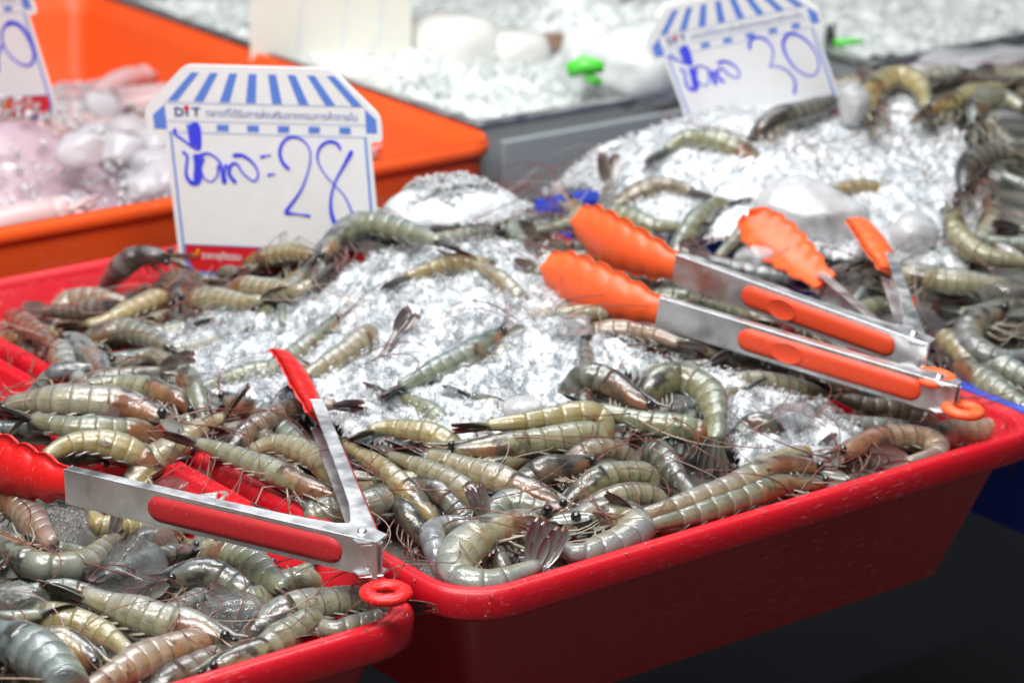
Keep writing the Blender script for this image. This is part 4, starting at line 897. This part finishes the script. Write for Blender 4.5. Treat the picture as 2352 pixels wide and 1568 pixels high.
tongs('upper orange tipped tongs with one head on the ice mound and one standing behind', at(2092, 800, .040), at(1548, 618, .062), at(2052, 612, .050), at(2147, 868, .030), M_SILOR, M_PADOR, True, tip2=(2008, 485), edge=.5)
tongs('lower orange tipped tongs nearest the right corner, ring above the pinkish shrimp', at(2150, 900, .022), at(1510, 718, .046), at(1888, 655, .030), at(2212, 941, .016), M_SILOR, M_PADOR, True, tip2=(1722, 530), edge=.35)
# ------------------------------------------------------------------ price signs (flat printed boards on thin stock)
M_WHITE = flat('sign_white', (.95, .96, .97), .35, .3); M_PBLUE = flat('print_blue', (.13, .27, .80), .4); M_PRED = flat('print_red', (.72, .012, .02), .4)
M_NAVY = flat('print_navy', (.04, .07, .33), .4); M_INK = flat('marker_ink', (.06, .075, .92), .4); M_WTXT = flat('print_white', (.8, .8, .82), .4); M_YEL = flat('print_yellow', (.85, .45, .03), .4)
M_PALEB = flat('print_pale_blue', (.30, .42, .78), .4)
OUT = [(-12.3, -1.6), (-15, 17.5), (20, 52), (131, 52), (164.5, 17.5), (164.5, -1.6), (155.5, -1.8), (156.5, -100), (146, -112.5), (11, -112.5), (.5, -100), (-.5, -1.8)]
def rounded(P, r=4., n=4):
    P = np.array(P, float); out = []
    for i in range(len(P)):
        p, a_, b_ = P[i], P[i-1], P[(i+1) % len(P)]; la, lb = np.linalg.norm(a_-p), np.linalg.norm(b_-p); rr = min(r, la*.45, lb*.45)
        s, e_ = p+(a_-p)/la*rr, p+(b_-p)/lb*rr
        for k in range(n+1): t_ = k/n; out.append((1-t_)**2*s+2*t_*(1-t_)*p+t_*t_*e_)
    return np.array(out)
def price_sign(label, loc, Rm, W, strokes, text=True):
    k = W/155.; Rm = np.array(Rm); loc = np.array(loc); t = thing('price_sign', label, 'price sign', loc, 'awning shaped price signs')
    X = lambda p, z: Rm[:, 0]*p[0]*k+Rm[:, 1]*p[1]*k+Rm[:, 2]*z
    o = rounded(OUT, 6.); n = len(o); th = .0018
    V = [X(p, 0) for p in o]+[X(p, -th) for p in o]
    F = [tuple(range(n)), tuple(range(n, 2*n))[::-1]]+[(i, i+n, (i+1) % n+n, (i+1) % n) for i in range(n)]
    obj('board', V, F, M_WHITE, t, False)
    def quads(name, L, mat, z):
        V = []; F = []
        for q in L:
            F.append(tuple(range(len(V), len(V)+len(q)))); V += [X(p, z) for p in q]
        return obj(name, V, F, mat, t, False)
    for i in range(8):
        a0, b0 = 24.8+14.55*i, 4.6+19.95*i
        quads('awning_stripe', [[(a0, 46.5), (a0+6, 46.5), (b0+7.3, 24.8), (b0-.2, 24.8)]], M_PBLUE, .0003)
    quads('awning_corner', [[(1.9, 22), (-7.9, 13.9), (-7.9, 3.2), (1.9, 3.2)]], M_PBLUE, .0003)
    quads('awning_corner', [[(153.2, 22.6), (161, 15.2), (161, 4.8), (153, 4.8)]], M_PBLUE, .0003)
    quads('valance_block', [[(17.2+23.2*i, 7.6+.2*i), (26.6+23.0*i, 7.7+.2*i), (26.2+23.0*i, 2.7+.2*i), (16.9+23.2*i, 2.6+.2*i)] for i in range(6)], M_PBLUE, .0003)
    quads('valance_line', [[(2, 23.6), (153, 24.6), (153, 24.0), (2, 23.0)], [(2, 9.6), (153, 10.8), (153, 10.3), (2, 9.1)], [(2, 1.3), (153, 1.8), (153, 1.2), (2, .7)]], M_PALEB, .0003)
    quads('border', [[(3.6, 1.2), (5.2, 1.2), (5.8, -97), (12.5, -106.5), (146, -106.5), (151, -98), (151.2, 1.5), (152.8, 1.5), (153.2, -98), (147, -109.3), (11.5, -109.3), (4.0, -99)]], M_PBLUE, .0003)
    quads('red_band', [[(6.2, -86.4), (151, -86.4), (150.8, -98), (145.8, -106.3), (12.7, -106.3), (6.0, -97)]], M_PRED, .0005)
    quads('band_line', [[(6, -85.4), (151, -85.4), (151, -86.4), (6, -86.4)]], M_NAVY, .0005)
    def ribbon(L, mat, name, z0=.0006):
        V = []; F = []; z = z0
        for P_, wd in L:
            P3 = np.array([[a_, b_, 0] for a_, b_ in P_], float); Q_, LL = spline(P3, max(6, min(40, len(P_)*6))); T_ = norm(np.gradient(Q_, axis=0)); m = len(Q_); b0 = len(V)
            for i in range(m):
                ww = wd*1.35*(.75+.35*math.sin(i/m*5+wd))*(.6 if i in (0, m-1) else 1)/2; nn_ = np.array([-T_[i][1], T_[i][0]])
                V += [X(Q_[i][:2]+nn_*ww, z), X(Q_[i][:2]-nn_*ww, z)]
            F += [(b0+2*i, b0+2*i+1, b0+2*i+3, b0+2*i+2) for i in range(m-1)]; z += .00004
        return obj(name, V, F, mat, t, False)
    for L in strokes: ribbon(L, M_INK, 'handwriting')
    def write(name, s, x, y, h, mat, wmax=None, bold=0.):
        cu = bpy.data.curves.new(name, 'FONT'); cu.body = s; cu.size = h*k; cu.offset = bold*k; cu.extrude = 0; cu.resolution_u = 3
        ob = bpy.data.objects.new(name, cu); C.objects.link(ob); bpy.context.view_layer.update()
        me = bpy.data.meshes.new_from_object(ob); bpy.data.objects.remove(ob)
        vs = np.array([v.co[:2] for v in me.vertices]) if len(me.vertices) else np.zeros((0, 2))
        if not len(vs): return
        f = 1. if wmax is None else wmax*k/(vs[:, 0].max()-vs[:, 0].min()); x0 = vs[:, 0].min()
        for v in me.vertices:
            p = X((x+(v.co.x-x0)*f/k, y+v.co.y/k), .0007); v.co = p
        me.materials.clear(); me.materials.append(mat); o2 = bpy.data.objects.new(name, me); C.objects.link(o2); o2.parent = t
    write('logo', 'D', 9.2, 13.6, 9.2, M_NAVY, 7.2, .25); write('logo', 'T', 22.4, 13.9, 9.2, M_NAVY, 6.6, .25)
    quads('logo_figure', [[(17.6, 13.6), (19.6, 13.6), (19.6, 18.0), (17.6, 18.0)]], M_NAVY, .0004)
    quads('logo_dot', [[(18.6+2.1*math.cos(q), 19.6+2.3*math.sin(q)) for q in np.linspace(0, 6.28, 12, endpoint=False)]], M_PRED, .0005)
    write('header_text', 'ตลาดที่ได้รับการส่งเสริมจากกรมการค้าภายใน', 33.3, 13.9, 7.6, flat('print_soft_navy', (.16, .22, .50), .4), 114)
    for x_ in (11.6, 57.5, 103.5):
        ribbon([([(x_, -92.5), (x_+1.6, -95.5), (x_+5, -89)], 2.2)], M_YEL, 'check_mark')
        write('band_text', 'ราคายุติธรรม', x_+7, -96.2, 7.4, M_WTXT, 31, .12)
    return t
THAI = [([(8.5, 4), (7.5, 0), (13.4, -4.5), (20.6, -9.8), (25.5, -10), (25.6, 5.5), (22.5, 6.0), (20.5, 0.9), (21.0, -8.0)], 3.6), ([(24, 4), (24, -9)], 4.6),
        ([(12.0, -13.5), (15.5, -17), (14.0, -24), (13.2, -32), (16.5, -37.2), (21.5, -36), (23.0, -27), (22.6, -15)], 3.8), ([(21, -16), (20.8, -36)], 3.4),
        ([(23.1, -17.5), (31.1, -14.2), (38.5, -18.3), (41.1, -24.9), (42.2, -37.0)], 2.9), ([(28, -17.7), (24.8, -25.6), (26.9, -33.3), (32.3, -35.6), (37.2, -30.6), (38.6, -22.8)], 1.8),
        ([(50.5, -15.2), (58.5, -15.0), (66.5, -21.5), (68.6, -29.4), (64.8, -34.2), (57.5, -28.7), (52.6, -21.1), (47.8, -23.6), (46.8, -30.2), (51.2, -36.2)], 2.4),
        ([(42.5, -30), (45, -22)], 2.6)]
EQ = [([(71.5, -15.6), (79.9, -13.6)], 1.6), ([(75.9, -29.2), (81.9, -27.9)], 1.7)]
S28 = THAI+EQ+[([(93.0, -24.1), (88.2, -19), (86.8, -11), (90.5, -3), (97, .6), (104, -.9), (109, -6.5), (109.8, -14), (107.3, -24), (100.1, -40), (86.2, -57.9)], 2.0), ([(86.2, -57.6), (94, -58), (105.7, -59.3)], 2.0),
      ([(133.1, -7.8), (130.2, -2.9), (123.5, -2.2), (117, -7.5), (115, -16), (119.2, -26.2), (126.4, -34.9), (133.5, -43.6), (138.6, -58)], 1.6), ([(141.6, -8.2), (134.3, -20.0), (127, -32), (122.8, -44.1), (122.0, -56), (125.0, -65.5), (131.2, -69.3)], 2.7)]
S30 = THAI+[([(86, -8), (90, 1), (98, 3), (106, -3), (108, -14), (103, -25), (99, -29), (107, -30), (116, -38), (119, -50), (114, -62)], 2.0), ([(126, -1), (120, -8), (119, -20), (124, -36), (134, -46), (143, -44), (148, -32), (146, -16), (138, -4), (128, 0), (122, -5)], 2.2)]
S50 = [([(138, -8), (128, -12), (122, -24), (124, -40), (134, -52), (144, -52), (150, -42), (150, -28), (146, -14), (138, -8), (130, -10)], 3.2), ([(100, -8), (88, -10), (86, -24), (98, -26), (108, -38), (100, -52), (88, -52)], 3.0), ([(120, -30), (112, -44), (108, -58)], 2.5)]
price_sign('white and blue awning shaped price sign reading 28 in front of the orange tray', (.15473, .56297, .11703), [[.60024, -.10528, -.79286], [-.79752, -.00364, -.60328], [.06063, .99444, -.08615]], .155, [S28])
price_sign('awning shaped price sign reading 30 standing in the ice of the blue tray', (.59896, .52291, .12437), [[.4693, -.3698, -.8018], [-.8315, .1205, -.5423], [.2971, .9213, -.251]], .13, [S30])
price_sign('price sign ending in 0 cut off at the top left, standing in the orange tray', (.12806, .96713, .12379), [[.5897, -.2977, -.7508], [-.7952, -.0513, -.6042], [.1414, .9533, -.267]], .135, [S50])
mb = MB(); mb.box(at(692, 592, .030), (.0020, .0012, .012), np.stack([r_, [r_[1], -r_[0], 0], [0, 0, 1]], 1)); o = mb.build('wooden_peg', flat('peg_wood', (.17, .035, .02), .7), None, False); tag(o, 'small dark red peg in front of the red band of the price sign 28', 'peg'); bevel(o, .0004)
# ------------------------------------------------------------------ steel ice bins behind
def steel_bin(label, x0, x1, y0, y1, zr, dep, ang=0.):
    t = thing('ice_bin', label, 'steel bin', ((x0+x1)/2, (y0+y1)/2, zr-dep), 'steel ice bins'); c_, s_ = math.cos(ang), math.sin(ang); w2, h2 = (x1-x0)/2, (y1-y0)/2
    def part(name, boxes, mat):
        mb = MB()
        for c, h in boxes: mb.box(c, h)
        o = mb.build(name, mat, t, False); bevel(o, .0012); return o
    part('wall', [((0, -h2, dep/2), (w2, .0012, dep/2-.002))], M_BIN); part('wall', [((0, h2, dep/2), (w2, .0012, dep/2-.002))], M_BIN)
    part('wall', [((-w2, 0, dep/2), (.0012, h2, dep/2-.002))], M_BIN); part('wall', [((w2, 0, dep/2), (.0012, h2, dep/2-.002))], M_BIN)
    part('rim', [((0, -h2+.002, dep), (w2+.004, .006, .002)), ((0, h2, dep), (w2+.004, .006, .002)), ((-w2, 0, dep), (.006, h2-.008, .0021)), ((w2, 0, dep), (.006, h2-.008, .0021))], M_STEEL)
    part('bottom', [((0, 0, .002), (w2-.002, h2-.002, .0015))], M_BIN); t.rotation_euler = (0, 0, ang); return t
steel_bin('steel bin of ice and white cuttlefish right behind the orange tray', .566, .985, .722, 1.40, .030, .145)
steel_bin('steel bin heaped with white ice behind the price sign 30', .998, 1.85, .70, 1.60, .034, .150, .03)
mb = MB(); mb.box((1.2, .706, -.035), (.62, .004, .052)); o = mb.build('steel_backboard', M_BIN, None, False); tag(o, 'dark steel panel running behind the blue tray below the ice bins', 'steel panel'); bevel(o, .001)
def icebin(x0, x1, y0, y1, hf, label, n, s0, s1, ns=150):
    bed('ice_bed', x0, x1, y0, y1, hf, -.004, M_ICEFAR, label.replace('loose', 'packed'), 'ice', ns, None, .002)
    xy = rng.uniform([x0, y0], [x1, y1], (n, 2)); P = np.c_[xy, hf(xy)+rng.uniform(-.004, .006, n)]; chips('crushed_ice', P, rng.uniform(s0*.8, s1*.8, n), M_ICEFAR, label, 'ice')
def hA(xy):
    x, y = xy[:, 0], xy[:, 1]
    return .014+.055*np.exp(-(((x-.96)/.07)**2+((y-.86)/.16)**2))+.06*np.exp(-(((x-.90)/.03)**2+((y-1.02)/.04)**2))+.03*np.exp(-(((x-.68)/.10)**2+((y-1.05)/.16)**2))+relief(xy*.45)*2.6
def hB(xy):
    x, y = xy[:, 0], xy[:, 1]; return .022+.05*np.exp(-(((x-1.05)/.12)**2+((y-1.1)/.25)**2))+.10*np.clip((y-.95)/.6, 0, 1)+relief(xy*.4)*3
icebin(.574, .978, .732, 1.37, hA, 'loose crushed ice in the steel bin behind the orange tray', 3500, .003, .008)
icebin(1.012, 1.82, .735, 1.57, hB, 'loose crushed ice in the right steel bin', 3500, .003, .009)
M_FLESH = flat('cuttlefish_white', (.80, .80, .76), .25, .8, .3); M_PINK = flat('squid_pink', (.62, .44, .44), .4, .3, .3); M_MAUVE = flat('squid_mauve', (.46, .33, .38), .4, .3, .3)
blob('cuttlefish', at(1035, 110, .03), (.050, .042, .034), M_FLESH, 'large smooth white cuttlefish body on the ice in the steel bin', 21, .03, cat='cuttlefish', group='white cuttlefish in the bin')
blob('cuttlefish', at(1175, 115, .025), (.036, .03, .022), M_FLESH, 'smaller white cuttlefish body right of the large one', 22, .05, cat='cuttlefish', group='white cuttlefish in the bin')
blob('cuttlefish', at(800, 170, .02), (.05, .03, .014), M_FLESH, 'flat white cuttlefish body half sunk in the ice at the left of the bin', 23, .05, cat='cuttlefish', group='white cuttlefish in the bin')
blob('cuttlefish', at(1255, 98, .025), (.024, .016, .010), flat('cuttlefish_brown', (.28, .17, .12), .3, 1.), 'brown skinned cuttlefish piece between white body and ice peak', 24, .1, cat='cuttlefish', group='white cuttlefish in the bin')
blob('ice_chunk', at(1355, 130, .05), (.026, .024, .040), M_ICEFAR, 'pointed white ice peak left of the price sign 30', 25, .16)
blob('ice_chunk', at(1470, 150, .05), (.050, .045, .040), M_ICEFAR, 'rounded white ice heap right behind the price sign 30', 26, .08)
blob('ice_chunk', at(700, 60, .04), (.050, .04, .030), M_ICEFAR, 'white ice heap in front of the cream board', 27, .12)
blob('ice_chunk', at(1400, 230, .025), (.030, .02, .012), M_CLEAR, 'glossy clear ice pieces near the front edge of the steel bin', 28, .2)
# squid in the orange tray
def hO(xy):
    x, y = xy[:, 0], xy[:, 1]; return -.030+.030*np.exp(-(((x-.18)/.22)**2+((y-.88)/.13)**2))+.060*np.exp(-(((x-.18)/.11)**2+((y-.865)/.055)**2))
def squid(c, ang, L, mat, label, seed):
    r = np.random.default_rng(seed); t = thing('squid', label, 'squid', c, 'squid on ice in the orange tray'); d = np.array([math.cos(ang), math.sin(ang), r.uniform(-.1, .1)])
    s = np.linspace(0, 1, 16); P = np.array([d*L*(q-.5)+np.array([0, 0, .003*math.sin(q*3)]) for q in s]); R_ = L*.115*np.sin(np.pi*np.clip(s*.72+.02, 0, 1))**.6+.001
    V, F = tube_arrays(P, R_, 14); obj('mantle', V, F, mat, t)
    sd = np.array([-d[1], d[0], 0])
    for g in (-1, 1):
        V, F, U = blade(P[1], norm(d*.8+sd*g*.6), norm(sd*.8-d*.5*g), np.array([0, 0, 1.]), L*.42, L*.2, .05, .2); obj('fin', V, F, mat, t)
    mb = MB()
    for k in range(7):
        Q_ = [P[-1]+sd*(k-3)*.002]
        for j in range(5): Q_.append(Q_[-1]+(d*.8+sd*r.normal(0, .5)+np.array([0, 0, r.normal(0, .2)]))*L*.09)
        V, F = tube_arrays(Q_, np.linspace(.0035, .001, 6), 5); mb.add(V, F)
    mb.build('tentacles', mat, t, kind='stuff')
    nn = P[-1]; obj('head', *[a_ for a_ in tube_arrays([nn-d*.004, nn+d*.006, nn+d*.014], [R_[-1]*1., R_[-1]*1.2, R_[-1]*.7], 10)], mat, t)
names = ['near the back wall', 'beside the left price sign', 'in the front row', 'next to the ice cubes', 'near the right wall']
for i in range(40):
    x, y = random.uniform(-.08, .50), random.uniform(.73, 1.24); z = float(hO(np.array([[x, y]]))[0])+.010
    w_ = 'near the back wall' if y > 1.1 else 'near the front wall' if y < .82 else 'in the middle'
    mt_ = random.choice([0, 1, 0]); squid((x, y, z), random.uniform(-1.2, 1.4), random.uniform(.075, .115), [M_PINK, M_MAUVE][mt_], describe('squid', (x, y, z), ['pink ', 'mauve '][mt_]), i)
bed('squid_bed', -.088, .508, .72, 1.26, hO, -.004, M_MAUVE, 'pink squid and melt water mass at the bottom of the orange tray', 'squid', 40, None, .002)
M_CUBE = ice('ice_cube', (.86, .84, .88), .3, .2, .35, .6, .1)
cubes = [(185,365),(445,350),(430,395),(60,395),(280,365),(230,430),(330,455),(140,350),(215,330),(300,330),(260,400),(170,420),(340,400),(365,350),(100,300),(40,330),(60,260),(380,440),(150,280),(230,270),(310,440),(20,290),(120,390)]
for i, (px, py) in enumerate(cubes):
    p = at(px, py, -.01)
    for _ in range(6): p = at(px, py, float(hO(p[None, :2])[0])+.006)
    s = random.uniform(.020, .030)
    blob('ice_cube', p+np.array([0, 0, .008]), (s, s*.85, s*.7), M_CUBE, describe('ice cube', p, 'milky '), 50+i, .10, 3, 'ice cube', 'ice cubes in the orange tray', .35)
xy = rng.uniform([-.05, .74], [.48, 1.2], (3000, 2)); chips('crushed_ice', np.c_[xy, hO(xy)+rng.uniform(.004, .016, 3000)], rng.uniform(.002, .008, 3000), M_ICE, 'loose ice bits on the squid in the orange tray', 'ice')
c = at(150, 468, .0); A = [c+np.array([.020*math.cos(q), .020*math.sin(q), .002*math.sin(3*q)]) for q in np.linspace(0, 6.283, 28, endpoint=False)]
V, F = tube_arrays(A, .0042, 8, True); V2, F2 = tube_arrays([c+np.array([-.02, .0, .002]), c+np.array([-.005, -.004, .004]), c+np.array([.016, -.012, .0])], .0045, 8); mb = MB(); mb.add(V, F); mb.add(V2, F2); tag(mb.build('plastic_clip', flat('white_plastic', (.62, .60, .66), .3)), 'white plastic loop lying near the front wall of the orange tray', 'plastic clip')
# board, peg and other small things far behind
b0 = at(760, 150, .02); t = thing('cardboard_sign', 'cream board with faint blue marks standing in the steel bin', 'board', b0)
Rb = np.stack([r_, [r_[1], -r_[0], 0], [0, 0, 1]], 1)
mb = MB(); mb.box((0, 0, .06), (.076, .003, .10), Rb); mb.build('panel', flat('cream_board', (.74, .74, .66), .7), t, False)
mb = MB()
for q in (-.030, .012, .045): mb.box(Rb@np.array([q, .0034, .03])*1, (.0015, .0003, .045), Rb@np.array([[1, 0, .1], [0, 1, 0], [-.1, 0, 1]]))
mb.build('blue_marks', flat('faint_blue', (.66, .70, .74), .7), t, False)
M_GREEN = flat('green_plastic', (.10, .72, .06), .35, .3)
p = at(1345, 165, .062); t = thing('green_clip', 'bright green plastic clip in the ice left of the price sign 30', 'clip', p)
V, F = tube_arrays([(-.016*r_[0], -.016*r_[1], 0), (0, 0, .006), (.016*r_[0], .016*r_[1], .004)], [.007, .009, .005], 8); obj('jaw', V, F, M_GREEN, t)
V, F = tube_arrays([(.0, .0, -.004), (.014*r_[0], .014*r_[1], -.010)], [.005, .004], 8); obj('jaw', V, F, M_GREEN, t)
p = at(1905, 100, .04); t = thing('marker_pen', 'green pen with a black cap stuck in the ice right of the price sign 30', 'pen', p)
V, F = tube_arrays([(0, 0, 0), (.034*r_[0], .034*r_[1], .003)], [.005, .0022], 8); obj('barrel', V, F, M_GREEN, t)
V, F = tube_arrays([(0, 0, -.002), (0, 0, .010), (-.001, 0, .018)], [.006, .0055, .004], 8); obj('cap', V, F, flat('black_plastic', (.02, .03, .02), .3, .5), t)
M_BAG = ice('clear_bag', (.85, .86, .9), .4, .06, .3, 1.)
blob('plastic_bag', at(2230, 190, .045), (.075, .03, .030), M_BAG, 'shiny crumpled clear plastic bag behind the blue tray at the right edge', 31, .22, cat='plastic bag', group=None)
blob('plastic_bag', at(2110, 185, .05), (.026, .02, .018), flat('dark_bag', (.04, .04, .07), .25, 1.), 'small dark bag lying left of the clear plastic bag', 32, .15, cat='plastic bag', group=None)
